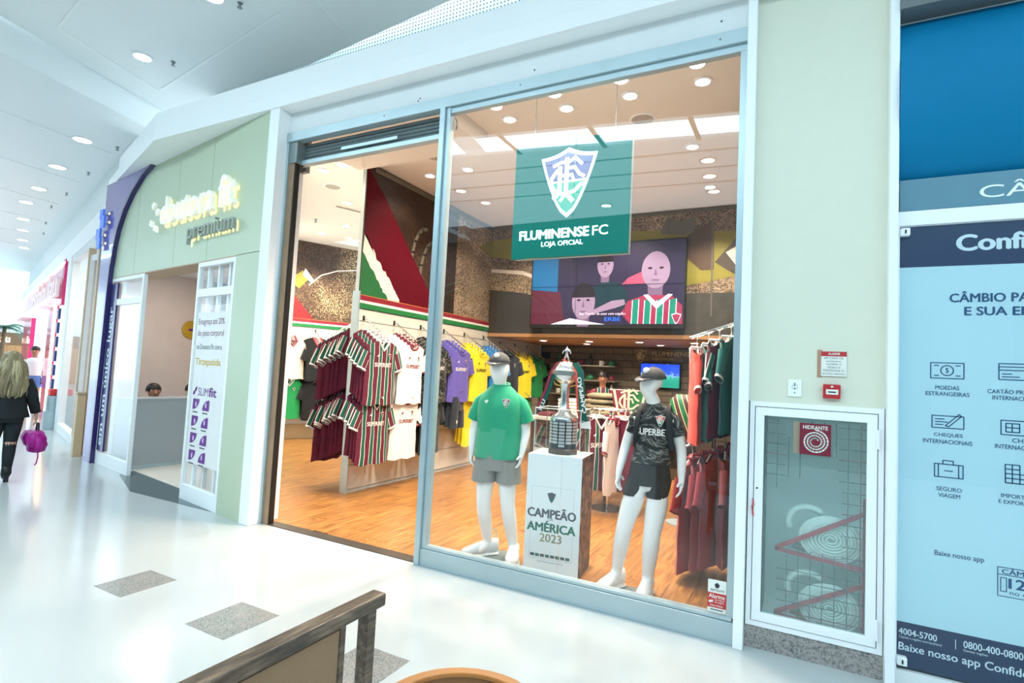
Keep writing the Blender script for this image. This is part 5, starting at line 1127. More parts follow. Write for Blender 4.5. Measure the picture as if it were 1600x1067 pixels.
def armrack(loc, d, L=.42, drop=.13, label='', group=None, bare=False):
    """sloping waterfall arm with chrome studs"""
    p = Vector(loc); d = Vector(d); a = thing('shirt_rack', label, 'rack', tuple(p), group)
    MB().tube([p, p+d*.03, p+d*L-UP*drop], .009, 8).build('bar', CHROME, a); MB().obox(p-UP*.03-Vector((-d.y, d.x, 0))*.015, Vector((-d.y, d.x, 0))*.03, d*.012, UP*.06).build('bracket', BLACK, a)
    for k in range(6): q = p+d*(L*(.25+.14*k))-UP*drop*(.25+.14*k); MB().ball(q+UP*.012, .008, .008, .01, 6, 4).build('stud', CHROME, a)
    return a
ORD = ['front', 'second', 'third', 'fourth', 'fifth', 'sixth', 'seventh', 'eighth']
def arm_of_shirts(kind, base, d, rz, n, names, tier, tilt=.0, step=.058, first=.10, drop=.25, L=.42, where='', lowkind=None, jit=0):
    """n shirts on one arm; the outermost one faces the viewer"""
    nice, place = names; armrack(base, d, L, drop, 'chrome rack arm for the '+nice+' shirts '+place, 'chrome shirt racks')
    for k in range(n):
        s_ = first+step*k; p = Vector(base)+Vector(d)*s_-UP*(drop*s_/L+.095)
        last = k == n-1; o = ORD[n-1-k]
        lab = ('front '+nice+' shirt '+place) if last else (nice+' shirt, '+o+' from the front '+place)
        shirt(kind, tuple(p), rz+random.uniform(-.06, .06)+tilt+(jit*sin(3.1*k)), lab, 'shirts '+place, front=last)
PD = (1, 0, 0); R90 = pi/2
AY = [5.30, 5.90, 6.50, 7.10, 7.70, 8.33]
UPR = [('tri', 'maroon green striped'), ('white', 'white'), ('camo', 'black camouflage'), ('purple', 'purple'), ('yellow', 'yellow'), ('blue', 'bright blue')]
for (kd, nm), y in zip(UPR, AY): arm_of_shirts(kd, (-4.98, y, 2.22), PD, R90, 5, (nm, 'on the upper row of the partition'), 0, -.05)
LOW = [('tri', 'maroon green striped'), ('white', 'white')]
for (kd, nm), y in zip(LOW, AY): arm_of_shirts(kd, (-4.98, y, 1.45), PD, R90, 4, (nm, 'on the lower row of the partition'), 0, -.05)
arm_of_shirts('black2', (-4.98, 6.5, 1.45), PD, R90, 4, ('black', 'on the lower row of the partition'), 0)
arm_of_shirts('yellow', (-4.98, 7.7, 1.42), PD, R90, 3, ('yellow', 'on the lower row of the partition'), 0)
def shorts_mesh():
    mb = MB(); mb.loft([ring(0, 0, 0, .17, .03, 16), ring(0, 0, -.1, .19, .045, 16), ring(0, 0, -.22, .2, .05, 16)], cap=False)
    for s_ in (-1, 1): mb.loft([ring(.1*s_, 0, -.2, .1, .05, 14), ring(.125*s_, 0, -.48, .115, .05, 14, wob=.04)], cap=False)
    me = mb.mesh('shorts_body'); me.materials.append(FB['navy'])
    for p in me.polygons: p.use_smooth = True
    return me
SHM = shorts_mesh(); SHC = MB().prism(shield(.05, .06), (-.13, -.06, -.38), (1, 0, 0), (0, 0, 1), (0, -.003, 0)).mesh('crest'); SHC.materials.append(CRM[0])
def shorts(loc, rz, label, group=None):
    s = thing('hanging_shorts', label, 'shorts', loc, group); OFF[s.name] = (0, 0, 0); s.rotation_euler = (0, 0, rz)
    for nm, me in (('shorts_body', SHM), ('crest', SHC), ('hanger', HANG)): o = bpy.data.objects.new(nm, me); link(o); o.parent = s
armrack((-4.98, 7.1, 1.42), PD, .42, .13, 'chrome rack arm holding the navy shorts', 'chrome shirt racks')
for k in range(4): shorts((-4.98+.1+.08*k, 7.1, 1.28-.025*k), R90+.05*k, 'front navy training shorts under the purple shirts' if k == 3 else 'navy training shorts hung behind the front pair', None if k == 3 else 'navy shorts on the partition')
# other side of the partition (seen edge on)
for z, tg in ((2.24, 'upper'), (1.44, 'lower')):
    for i, y in enumerate((5.42, 5.85)):
        arm_of_shirts('tri', (-5.08, y, z), (-1, 0, 0), -R90, 7 if i == 0 else 5, ('maroon striped', 'on '+tg+' row behind partition edge'+(', farther arm' if i else '')), 0, .12, .07, .1, .24, .58, jit=.3)
# left wall
rzl = math.atan2(LWn.x, -LWn.y)
for (kd, nm), s_, z, tier, n in (((('cream', 'cream')), 0.02, 2.32, 'upper', 4), (('black', 'black red collared'), .56, 2.32, 'upper', 5), (('green', 'green'), .02, 1.46, 'lower', 3), (('black2', 'plain black'), .56, 1.46, 'lower', 4), (('black', 'black'), 1.15, 2.32, 'upper', 3), (('tri', 'striped'), 1.15, 1.46, 'lower', 3)):
    b = LW0+LWd*s_+LWn*.02+UP*z; arm_of_shirts(kd, tuple(b), tuple(LWn), rzl, n, (nm, 'on '+tier+' left wall row'+(', farther arm' if s_ > 1 else '')), 0)
# wall beyond the screen: yellow and green shirts
for kd, nm, y in (('navy', 'navy', 8.95), ('yellow', 'yellow', 9.55), ('brgreen', 'deep green', 10.1)):
    arm_of_shirts(kd, (-4.98, y, 2.17), PD, R90, 3, (nm, 'in the niche below the screen wall'), 0, -.35)
arm_of_shirts('brgreen', (-4.98, 9.55, 1.4), PD, R90, 2, ('deep green', 'on the low niche arm'), 0, -.3)
# right wall racks (edge on)
RT = [('red', 'red sleeved striped'), ('teal', 'teal striped'), ('tri', 'striped'), ('teal', 'teal'), ('tri', 'striped')]
rb = thing('shirt_rack', 'upper chrome rail holding striped training shirts by the right wall', 'rack', (-.3, 4.85, 2.0))
for dy in (0, .12): MB().tube([(-.3, 4.82+dy, 2.17), (-.83, 4.82+dy, 1.985)], .01, 8).build('bar', CHROME, rb)
for dx in (-.42, -.62): MB().tube([(dx, 4.82, 2.13+(dx+.42)*.35), (dx, 4.94, 2.13+(dx+.42)*.35)], .008, 6).build('cross_bar', CHROME, rb)
for k, (kd, nm) in enumerate(RT*1):
    x = -.77+.09*k; shirt(kd, (x, 4.85+.02*(k % 2), 1.90+.033*k), -R90+random.uniform(-.2, .25), ['leftmost', 'second', 'third', 'fourth', 'fifth'][k]+' '+nm+' shirt from the left on the upper right rail', 'shirts on the right wall', front=(k == 0))
rb = thing('shirt_rack', 'lower chrome rail holding burgundy polo shirts by the right wall', 'rack', (-.3, 4.85, 1.1))
for dy in (0, .1): MB().tube([(-.3, 4.82+dy, 1.265), (-.83, 4.82+dy, 1.065)], .01, 8).build('bar', CHROME, rb)
for k in range(5):
    x = -.78+.085*k; shirt('burg' if k < 3 else 'burg2', (x, 4.85+.02*(k % 2), .975+.033*k), -R90+random.uniform(-.2, .25), ['leftmost red', 'second red', 'third red', 'fourth wine red', 'fifth wine red'][k]+' polo shirt on the lower right rail', 'polo shirts on the right wall', scale=1.12)
# ================================================================== MURALS AND SCREEN
def crowd(name, dark, mid, hi, sc, dens=.5):
    m, t = newmat(name); o = t.obj(); v = t.node('ShaderNodeTexVoronoi', {'Scale': sc}); t.l.new(o, v.inputs['Vector'])
    s = t.sep(v.outputs['Color']); big = t.noise(o, 1.1, 3); lum = t.math('MULTIPLY', s[0], t.math('MULTIPLY_ADD', big, 2.2, -.45))
    col = t.ramp(lum, [(.15, dark), (.5, mid), (.95, hi)]); hue = t.mix(t.math('GREATER_THAN', s[1], .8), col, mid)
    t.color(hue); t.b.inputs['Roughness'].default_value = .5; return m
CR1 = crowd('mural_crowd_night', '#1d1310', '#5d4331', '#e8cf9a', 75); CR2 = crowd('mural_crowd_day', '#4a3c30', '#a08c74', '#d9cbb0', 70); CRB = crowd('mural_dark_stand', '#20130c', '#332115', '#4d3826', 40)
PITCH = M('mural_pitch', '#8f8a34', .5, var=.15, vscale=3); MG = M('mural_green', '#1f6b3a', .5, var=.08); MW = M('mural_white', '#eae5da', .5); MBG = M('mural_burgundy', '#5a0a1c', .6, spec=.12, var=.06); MR = M('mural_red', '#c02025', .5, var=.06); GREYM = M('mural_grey', '#6a675c', .5, var=.2)
def jag(pts, amp=.02, n=9, seed=1):
    rd = random.Random(seed); out = []
    for (x0, y0), (x1, y1) in zip(pts, pts[1:]):
        for i in range(n): s_ = i/n; out.append((x0+(x1-x0)*s_+rd.uniform(-amp, amp), y0+(y1-y0)*s_+rd.uniform(-amp, amp)))
    return out+[pts[-1]]
mu = thing('mural_panel', 'dark stadium mural with burgundy, white and green diagonal bands on the partition', 'mural', (-4.97, 5.2, 2.52)); YD, PX = (0, 1, 0), (1, 0, 0)
MB().box(-5.0, -4.985, 5.2, 7.35, 2.52, 4.25).build('print_stand', CRB, mu); MB().box(-5.0, -4.985, 7.35, 8.5, 2.52, 4.25).build('print_crowd', CR2, mu)
e1 = jag([(5.21, 3.35), (5.43, 3.09), (5.66, 2.88), (5.91, 2.62), (6.0, 2.52)], .018, 8, 2); e2 = jag([(5.22, 3.07), (5.53, 2.73), (5.74, 2.52)], .018, 8, 3)
MB().prism([(5.2, 4.2), (5.29, 4.12), (5.57, 3.89), (6.08, 3.36), (6.74, 2.69), (6.76, 2.52)]+e1[::-1], (-4.985, 0, 0), YD, (0, 0, 1), (.003, 0, 0)).build('print_band', MBG, mu)
MB().prism(e1+e2[::-1], (-4.985, 0, 0), YD, (0, 0, 1), (.002, 0, 0)).build('print_band', MW, mu); MB().prism(e2+[(5.2, 2.52), (5.2, 3.05)], (-4.985, 0, 0), YD, (0, 0, 1), (.0035, 0, 0)).build('print_band', MG, mu)
for k, (y, z, w_) in enumerate(((6.2, 3.55, .05), (6.42, 3.4, .05))):
    mb = MB(); pts = [(y+.35*(1-cos(t_*.3)), z-.45+.6*sin(t_*.32)) for t_ in range(6)]
    for q in ribbon(pts, w_): mb.prism(q, (-4.985, 0, 0), YD, (0, 0, 1), (.002, 0, 0))
    mb.build('print_railing', GREYM, mu)
MB().prism([(8.05, 3.78), (8.3, 3.95), (8.5, 4.0), (8.5, 3.66), (8.3, 3.7)], (-4.985, 0, 0), YD, (0, 0, 1), (.003, 0, 0)).build('print_pitch', PITCH, mu)
MB().box(-4.985, -4.981, 5.35, 8.5, 4.17, 4.24).build('print_roof', GREYM, mu)
ml = thing('mural_panel', 'night stadium crowd mural with red corner on the left wall', 'mural', tuple(LW0+UP*2.56))
MB().obox(LW0-LWd*1.6+UP*2.56, LWd*4.4, LWn*.012, UP*1.68).build('print_crowd', CR1, ml)
def lw(pts, o=.012): return MB().prism(pts, LW0+LWn*o, LWd, UP, LWn*.003)
lw([(-.6, 2.56), (.5, 2.56), (.1, 3.0), (-.25, 3.4), (-.6, 3.55)]).build('print_band', MR, ml)
lw([(-.1, 3.35), (.15, 3.2), (.35, 3.45), (.2, 3.6)], .013).build('print_flag', PITCH, ml); lw([(.2, 3.5), (.4, 3.35), (.45, 3.42), (.25, 3.65)], .0135).build('print_flag', MW, ml)
mb = MB()
for q in ribbon([(.35, 3.3), (.6, 3.55), (.95, 3.7), (1.5, 3.8), (2.2, 3.82)], .025): mb.prism(q, LW0+LWn*.012, LWd, UP, LWn*.002)
mb.build('print_line', MW, ml)
mb_ = thing('mural_panel', 'large floodlit stadium crowd mural behind the hanging sign', 'mural', (-2.6, 8.49, 2.33))
XZ = ((1, 0, 0), (0, 0, 1), (0, -.003, 0))
MB().box(-4.98, -.3, 8.485, 8.5, 2.95, 4.25).build('print_crowd', CR2, mb_); MB().box(-4.98, -.3, 8.485, 8.5, 2.31, 2.95).build('print_stand', M('mural_dusk', '#4b4a44', .5, var=.5, vscale=4), mb_)
def bk(pts, mt, nm, lift=0): MB().prism(pts, (0, 8.485-lift, 0), *XZ).build(nm, mt, mb_)
bk([(-4.98, 4.0), (-4.6, 4.02), (-4.1, 3.98), (-3.6, 3.8), (-3.5, 3.6), (-4.0, 3.56), (-4.58, 3.63), (-4.98, 3.7)], PITCH, 'print_pitch'); bk([(-4.98, 3.42), (-4.34, 3.35), (-3.9, 3.2), (-3.9, 3.26), (-4.34, 3.42), (-4.98, 3.48)], MW, 'print_line')
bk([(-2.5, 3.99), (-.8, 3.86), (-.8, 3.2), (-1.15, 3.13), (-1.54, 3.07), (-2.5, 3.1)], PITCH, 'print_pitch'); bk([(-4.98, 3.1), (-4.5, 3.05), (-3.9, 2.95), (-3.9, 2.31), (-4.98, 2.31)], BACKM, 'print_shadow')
bk([(-1.95, 3.9), (-1.85, 4.15), (-1.65, 4.08), (-1.4, 4.14), (-1.45, 3.9), (-1.6, 3.85)], GREYM, 'print_flag', .003); bk([(-1.54, 3.85), (-1.16, 4.05), (-1.14, 3.3), (-1.33, 3.3), (-1.52, 3.48)], M('mural_flag_brown', '#5b4636', .5, var=.2), 'print_flag', .003)
bk([(-1.13, 3.41), (-.83, 3.77), (-.5, 3.9), (-.5, 3.2), (-.81, 3.19)], M('mural_flag_dark', '#4c4438', .5), 'print_flag', .003); bk([(-.98, 3.55), (-.8, 3.65), (-.8, 3.3)], MW, 'print_flag', .006)
bk([(-1.19, 4.08), (-1.165, 4.08), (-1.145, 2.6), (-1.17, 2.6)], GREYM, 'print_pole', .006); bk([(-4.98, 4.25), (-.3, 4.25), (-.3, 4.2), (-4.98, 4.2)], GREYM, 'print_roof')
# LED screen
def emis(n, c, e=.9):
    e *= .6
    return M(n, c, .3, emit=e, var=.05, vscale=5)
sc = thing('video_wall', 'wide video wall showing three men, one in a striped shirt', 'screen', (-2.8, 8.4, 2.4))
MB().box(-4.09, -1.52, 8.36, 8.46, 2.4, 3.79).build('cabinet', BLACK, sc)
def scp(pts, mt, nm, lift): MB().prism([(x, z) for x, z in pts], (0, 8.36-lift, 0), (1, 0, 0), (0, 0, 1), (0, -.001, 0)).build(nm, mt, sc)
scp([(-4.07, 2.46), (-1.54, 2.46), (-1.54, 3.77), (-4.07, 3.72)], emis('screen_dusk', '#2b2542', .5), 'screen_image', .0)
scp([(-4.07, 2.46), (-3.45, 2.46), (-3.55, 3.0), (-4.07, 3.05)], emis('screen_maroon', '#532236', .5), 'screen_image', .001); scp([(-4.07, 3.05), (-3.6, 3.0), (-3.6, 3.7), (-4.07, 3.7)], emis('screen_blue', '#1f5f92', .6), 'screen_image', .001)
scp([(-2.5, 3.1), (-2.1, 3.1), (-2.05, 3.35), (-2.4, 3.2)], emis('screen_rose', '#a04a6a', .6), 'screen_image', .001)
FSK = emis('screen_skin', '#8a7896', .7); FSK2 = emis('screen_skin_shade', '#6c5a78', .6); FHR = emis('screen_hair', '#221a24', .4); FTR = emis('screen_jersey_red', '#8a2f4d', .7); FGN = emis('screen_jersey_green', '#1c7a6a', .7); FWH = emis('screen_white', '#d9d8f0', .9)
def ell(cx, cz, a, b, n=20, z0=None): return [(cx+a*cos(2*pi*k/n), cz+b*sin(2*pi*k/n)) for k in range(n)]
def head(cx, cz, a, b, hair=True):
    scp([(cx-a*.5, cz-b*1.4), (cx+a*.5, cz-b*1.4), (cx+a*.55, cz-b*.5), (cx-a*.55, cz-b*.5)], FSK2, 'screen_image', .002); scp(ell(cx, cz, a, b), FSK, 'screen_image', .003)
    if hair: scp([(cx+a*1.02*cos(pi*k/10), cz+b*.25+b*.82*sin(pi*k/10)) for k in range(11)], FHR, 'screen_image', .004)
    for s_ in (-1, 1): scp(ell(cx+s_*a*.4, cz+b*.1, a*.16, b*.06, 10), FHR, 'screen_image', .005)
    scp(ell(cx, cz-b*.55, a*.3, b*.05, 10), FSK2, 'screen_image', .005); scp([(cx-a*.12, cz-b*.3), (cx+a*.12, cz-b*.3), (cx, cz+b*.1)], FSK2, 'screen_image', .005)
head(-3.13, 2.83, .2, .29); scp([(-3.7, 2.46), (-3.35, 2.56), (-3.0, 2.5), (-2.75, 2.46)], FWH, 'screen_image', .004)
head(-2.78, 3.42, .135, .2); scp([(-3.05, 3.0), (-2.85, 3.16), (-2.65, 3.16), (-2.4, 3.0), (-2.4, 2.7), (-2.9, 2.75)], emis('screen_dark_green', '#16313c', .5), 'screen_image', .001)
head(-1.97, 3.31, .22, .29, False)
scp([(-2.5, 2.63), (-2.39, 2.83), (-2.13, 2.92), (-1.72, 2.91), (-1.56, 2.75), (-1.55, 2.47), (-2.34, 2.47)], FTR, 'screen_image', .003)
for k in range(4): x = -2.32+.19*k; scp([(x, 2.47), (x+.09, 2.47), (x+.10, 2.86), (x+.01, 2.84)], FGN, 'screen_image', .004); scp([(x-.012, 2.47), (x, 2.47), (x+.01, 2.84), (x-.002, 2.84)], FWH, 'screen_image', .0045); scp([(x+.09, 2.47), (x+.102, 2.47), (x+.112, 2.85), (x+.1, 2.86)], FWH, 'screen_image', .0045)
scp([(-2.15, 2.92), (-1.94, 2.7), (-1.70, 2.92), (-1.77, 2.93), (-1.94, 2.8), (-2.08, 2.93)], FWH, 'screen_image', .006)
scp([(-3.0, 2.62), (-2.6, 2.72), (-2.42, 2.78), (-2.45, 2.86), (-2.65, 2.84), (-2.95, 2.7)], FSK, 'screen_image', .004)
for cx, h in ((-1.64, .15),):
    scp([(cx+x, 2.555+z) for x, z in shield(h, h*1.15)], FWH, 'screen_image', .006); scp([(cx+x*.82, 2.555+z*.82) for x, z in shield(h, h*1.15)], FTR, 'screen_image', .007)
put(MB(), text('Sou Tricolor de amar com orgulho', .77, .055), (-3.19, 8.352, 2.60)).build('subtitle', FWH, sc); put(MB(), text('ERBE', .26, .06, bold=.02), (-2.76, 8.352, 2.515)).build('lettering', emis('screen_bright_blue', '#2a63d8', .9), sc)
for x in (-3.27, -2.44): MB().box(x, x+.004, 8.3505, 8.354, 2.42, 3.76).build('module_joint', BLACK, sc)
MB().box(-4.07, -1.54, 8.3505, 8.354, 3.09, 3.094).build('module_joint', BLACK, sc)
# ================================================================== HANGING SIGN
SGN = M('sign_teal', '#04635a', .15, spec=.08, coat=0, var=.12, vscale=1.5, emit=.22, ecol='#00917f')
hs = thing('hanging_shop_sign', 'square teal acrylic sign with club shield hung in the window', 'sign', (-1.64, 3.98, 2.55))
SB = Vector((-2.135, 3.95, 2.55)); SX = Vector((1, 0, 0))
MB().box(-2.135, -1.15, 3.95, 3.99, 2.55, 3.50).build('face_panel', SGN, hs, bevel=.004); MB().box(-2.13, -1.155, 3.99, 4.05, 2.555, 3.495).build('light_box', STEEL, hs)
SWT = M('sign_lit_white', '#f4fffb', .3, emit=1.1)
crest_parts(hs, (-1.652, 3.95, 3.145), SX, UP, .57, (SWT, M('sign_violet', '#5b5a93', .15, coat=.6, emit=.2), M('sign_mint', '#10a07c', .15, coat=.6, emit=.3)), .006)
put(MB(), text('FLUMINENSE', .60, .075, ext=.006, bold=.03, res=3), (-2.06, 3.946, 2.70), X3, UP).build('lettering', SWT, hs)
put(MB(), text('FC', .125, .075, ext=.006, bold=.0, res=3), (-1.43, 3.946, 2.70), X3, UP).build('lettering', SWT, hs); put(MB(), text('LOJA OFICIAL', .355, .05, ext=.006, bold=.002, res=3), (-1.86, 3.946, 2.625), X3, UP).build('lettering', SWT, hs)
for x in (-2.0, -1.3): MB().tube([(x, 4.02, 3.495), (x, 4.02, 4.25)], .003, 5).build('cable', STEEL, hs)
# window sticker
vs_ = thing('alarm_sticker', 'red and white alarm company sticker in the window corner', 'sticker', (-.42, 3.75, .165))
MB().box(-.485, -.375, 3.7495, 3.7515, .168, .365).build('paper', SIGNW, vs_); MB().box(-.485, -.375, 3.7485, 3.7495, .195, .285).build('red_field', M('sticker_red', '#c93838', .5), vs_)
put(MB(), text('verisure', .082, .02), (-.471, 3.7488, .295)).build('lettering', M('ink_dark', '#2f3540', .5), vs_)
MB().prism([(-.43+.016*cos(2*pi*k/5+.3), .332+.018*sin(2*pi*k/5+.3)) for k in range(5)], (0, 3.7488, 0), X3, UP, (0, -.001, 0)).build('logo_mark', M('ink_dark', '#2f3540', .5), vs_)
for s_, p_, w_, h_ in (('Alarme', (-.478, 3.748, .253), .095, .026), ('com registro', (-.442, 3.748, .238), .058, .01), ('de imagens', (-.442, 3.748, .224), .055, .011), ('Aviso à Polícia', (-.47, 3.748, .203), .075, .012)): put(MB(), text(s_, w_, h_, bold=.015), p_).build('lettering', SIGNW, vs_)
MB().prism([(-.478, .235), (-.452, .242), (-.452, .228), (-.478, .222)], (0, 3.748, 0), X3, UP, (0, -.001, 0)).build('camera_mark', SIGNW, vs_)
MB().box(-.468, -.393, 3.7488, 3.7494, .179, .185).build('small_print', M('ink_dark', '#2f3540', .5), vs_)
# ================================================================== PEDESTAL, TROPHY, CASE, SCARF
pd = thing('display_pedestal', 'white champions pedestal with a crowd photo on its side', 'pedestal', (-1.73, 4.27, 0)); PF = Vector((-1.955, 4.092, 0)); PXd = Vector((.9927, .1208, 0)); PYd = Vector((-.1208, .9927, 0)); PWd, PDp, PHt = .455, .40, .955
MB().obox(PF, PXd*PWd, PYd*PDp, UP*PHt).build('body', M('pedestal_white', '#dfeaec', .4, var=.01), pd)
MB().obox(PF+PXd*(PWd+.0005), PYd*PDp, PXd*.002, UP*PHt).build('side_print', crowd('pedestal_photo', '#2c211c', '#6b5140', '#b8a08c', 18), pd)
PN = -PYd; fo = PF+PN*.001
def pf_(s, x, z, ww, hh, mt, bold=0): put(MB(), text(s, ww, hh, bold=bold), fo+PXd*x+UP*z, PXd, UP).build('lettering', mt, pd)
SLT = M('print_slate', '#4b5560', .5); PGN = M('print_green', '#1f6f5c', .5); OLV = M('print_olive', '#8d8f6a', .5)
pf_('CAMPEÃO', .02, .455, .40, .085, SLT, .045); pf_('AMÉRICA', .02, .345, .40, .085, PGN, .045); pf_('DA', .19, .435, .045, .022, SLT); pf_('2023', .13, .265, .18, .065, OLV, .02)
crest_parts(pd, fo+PXd*.215+UP*.62, PXd, UP, .085, (SLT, SLT, PGN), .001)
for k in range(8): MB().obox(fo+PXd*(.055+.042*k)+UP*.145+PN*0, PXd*.034, PN*.001, UP*.022).build('colour_bar', SLT if k % 2 == 0 else PGN, pd)
mb = MB()
for q in ribbon([(.045, .13), (.40, .13), (.40, .70), (.045, .70), (.045, .13)], .002): mb.flat(q, fo, PXd, UP)
mb.build('print_outline', M('print_faint', '#aebcc0', .5), pd); MB().obox(fo+PXd*.12+UP*.105, PXd*.21, PN*.001, UP*.006).build('small_print', M('print_faint', '#aebcc0', .5), pd)
PC = PF+PXd*.235+PYd*.2
tr = thing('champions_trophy', 'silver cup with globe, player figure and plaque covered cylinder base', 'trophy', tuple(PC+UP*PHt)); SILV = M('silver', '#e4e8ea', .2, metal=.92, var=.04)
z0 = PHt
MB().lathe([(.125, 0), (.13, .01), (.13, .035), (.12, .045)], tuple(PC+UP*z0), 8).build('wood_base', M('trophy_wood', '#5a4836', .4, var=.2), tr)
MB().lathe([(.112, .045), (.112, .27)], tuple(PC+UP*z0), 32).build('cylinder', M('trophy_black', '#23262a', .3), tr)
MB().lathe([(.114, .27), (.114, .29), (.105, .31), (.06, .34), (.042, .38), (.036, .44), (.034, .52), (.04, .56), (.05, .585)], tuple(PC+UP*z0), 28).build('stem', SILV, tr, smooth='auto')
pq = MB().box(-.0245, .0245, -.003, .001, 0, .0192).mesh('plaque'); pq.materials.append(M('plaque_silver', '#dfe3e3', .35, metal=.35, var=.1))
for r_ in range(8):
    for k in range(12):
        a_ = 2*pi*k/12+.26
        if r_ == 0 and k % 3: continue
        inst(pq, 'plaque', tuple(PC+UP*(z0+.062+.0262*r_)+Vector((sin(a_), -cos(a_), 0))*.1125), tr, a_)
gl = MB().ball(tuple(PC+UP*(z0+.675)), .102, .102, .102, 32, 20).build('globe', SILV, tr, smooth=True)
MB().lathe([(.1005, -.022), (.1045, -.018), (.1045, .018), (.1005, .022)], tuple(PC+UP*(z0+.675)), 32).build('globe_band', STEELD, gl)
for s_ in (-1, 1): MB().tube([PC+UP*(z0+.56)+PXd*.03*s_, PC+UP*(z0+.575)+PXd*.09*s_, PC+UP*(z0+.63)+PXd*.12*s_, PC+UP*(z0+.70)+PXd*.115*s_], .008, 8).build('handle', M('gold', '#c9a25a', .25, metal=1), tr, smooth=True)
FG = PC+UP*(z0+.772)
J = dict(pelvis=(0, 0, .06, .012), chest=(0, 0, .1, .014), nb=(0, 0, .118, .007), head=(0, 0, .128, .01), kL=(-.016, 0, .03, .008), fL=(-.024, 0, .0, .006), kR=(.016, -.005, .03, .008), fR=(.024, 0, 0, .006), eL=(-.03, 0, .09, .006), hL=(-.038, -.005, .065, .005), eR=(.03, 0, .09, .006), hR=(.038, -.005, .065, .005))
E_ = [('pelvis', 'chest'), ('chest', 'nb'), ('nb', 'head'), ('pelvis', 'kL'), ('kL', 'fL'), ('pelvis', 'kR'), ('kR', 'fR'), ('chest', 'eL'), ('eL', 'hL'), ('chest', 'eR'), ('eR', 'hR')]
me = skin_mesh('player_figure', {k: (v[0]+FG.x-PC.x, v[1]+FG.y-PC.y, v[2]+FG.z-z0, v[3]) for k, v in J.items()}, E_, 'pelvis', 1); place_mesh(me, 'player_figure', SILV, tr)
cs = thing('acrylic_case', 'open topped clear acrylic box around the trophy base', 'display case', tuple(PC+UP*PHt)); c0 = PF+PXd*.035+PYd*.03; cw, cdp, chh = .385, .34, .375
for o_, e_, n_ in ((c0, PXd*cw, PYd*.006), (c0+PYd*(cdp-.006), PXd*cw, PYd*.006), (c0, PYd*cdp, PXd*.006), (c0+PXd*(cw-.006), PYd*cdp, PXd*.006)): MB().obox(o_+UP*PHt, e_, n_, UP*chh).build('side_pane', ACRYL, cs)
for o_ in (c0, c0+PXd*cw, c0+PYd*cdp, c0+PXd*cw+PYd*cdp): MB().tube([o_+UP*PHt, o_+UP*(PHt+chh)], .0035, 5).build('edge', M('acrylic_edge', '#e4e8e2', .2), cs)
for a_, b_ in ((c0, c0+PXd*cw), (c0+PXd*cw, c0+PXd*cw+PYd*cdp), (c0+PYd*cdp, c0+PXd*cw+PYd*cdp), (c0, c0+PYd*cdp)): MB().tube([a_+UP*(PHt+chh), b_+UP*(PHt+chh)], .0035, 5).build('edge', M('acrylic_edge', '#e4e8e2', .2), cs)
def strip(mb, pts, wv): 
    pts = [Vector(p) for p in pts]; n_ = len(pts); b = len(mb.v)
    for p in pts:
        for s_ in (-1, 1): mb.v.append(tuple(p+Vector(wv)*s_)); 
    for p in pts:
        for s_ in (-1, 1): mb.v.append(tuple(p+Vector(wv)*s_+Vector((0, -.006, 0))))
    for i in range(n_-1):
        mb.f.append((b+2*i, b+2*i+1, b+2*i+3, b+2*i+2)); c_ = b+2*n_; mb.f.append((c_+2*i+1, c_+2*i, c_+2*i+2, c_+2*i+3)); mb.f.append((b+2*i, b+2*i+2, c_+2*i+2, c_+2*i)); mb.f.append((b+2*i+1, c_+2*i+1, c_+2*i+3, b+2*i+3))
    return mb
sf_ = thing('club_scarf', 'green and burgundy scarf with white letters draped over the trophy globe', 'scarf', tuple(PC+UP*(PHt+.3))); SG, SR2 = M('scarf_green', '#155f55', .9, bump=.4, bscale=200), M('scarf_red', '#8e2f3f', .9, bump=.4, bscale=200)
tp = PC+UP*(z0+.79)+PN*.02
Lp = [tp, PC+UP*(z0+.755)-PXd*.075+PN*.03, PC+UP*(z0+.68)-PXd*.118+PN*.04, PC+UP*(z0+.55)-PXd*.15+PN*.05, PC+UP*(z0+.35)-PXd*.225+PN*.05]
Rp = [tp, PC+UP*(z0+.76)+PXd*.075+PN*.03, PC+UP*(z0+.68)+PXd*.135+PN*.05, PC+UP*(z0+.52)+PXd*.155+PN*.08, PC+UP*(z0+.36)+PXd*.175+PN*.1, PC+UP*(z0+.28)+PXd*.2+PN*.1]
strip(MB(), Lp, PXd*.013+UP*.004).build('scarf_half', SR2, sf_); strip(MB(), [p+PXd*.022-UP*.012-PN*.01 for p in Lp[2:]], PXd*.018+UP*.004).build('scarf_half', SG, sf_)
strip(MB(), Rp[1:], PXd*.03+UP*.01).build('scarf_half', SG, sf_); strip(MB(), [p-PXd*.032+PN*.004 for p in Rp], PXd*.008).build('scarf_edge', M('scarf_coral', '#d0523f', .9), sf_)
strip(MB(), [Rp[-1]+UP*.01, Rp[-1]-UP*.05+PXd*.012], PXd*.045).build('fringe', W_, sf_)
d_ = (Rp[1]-Rp[4]).normalized(); put(MB(), text('CAMPEÃO', .30, .042, bold=.03), Rp[4]+PN*.03+PXd*.046, d_, d_.cross(PN)*-1).build('lettering', W_, sf_)
d_ = (Lp[2]-Lp[4]).normalized(); put(MB(), text('FLU', .09, .03, bold=.02), Lp[4]+PN*.03+PXd*.05, d_, d_.cross(PN)*-1).build('lettering', W_, sf_)
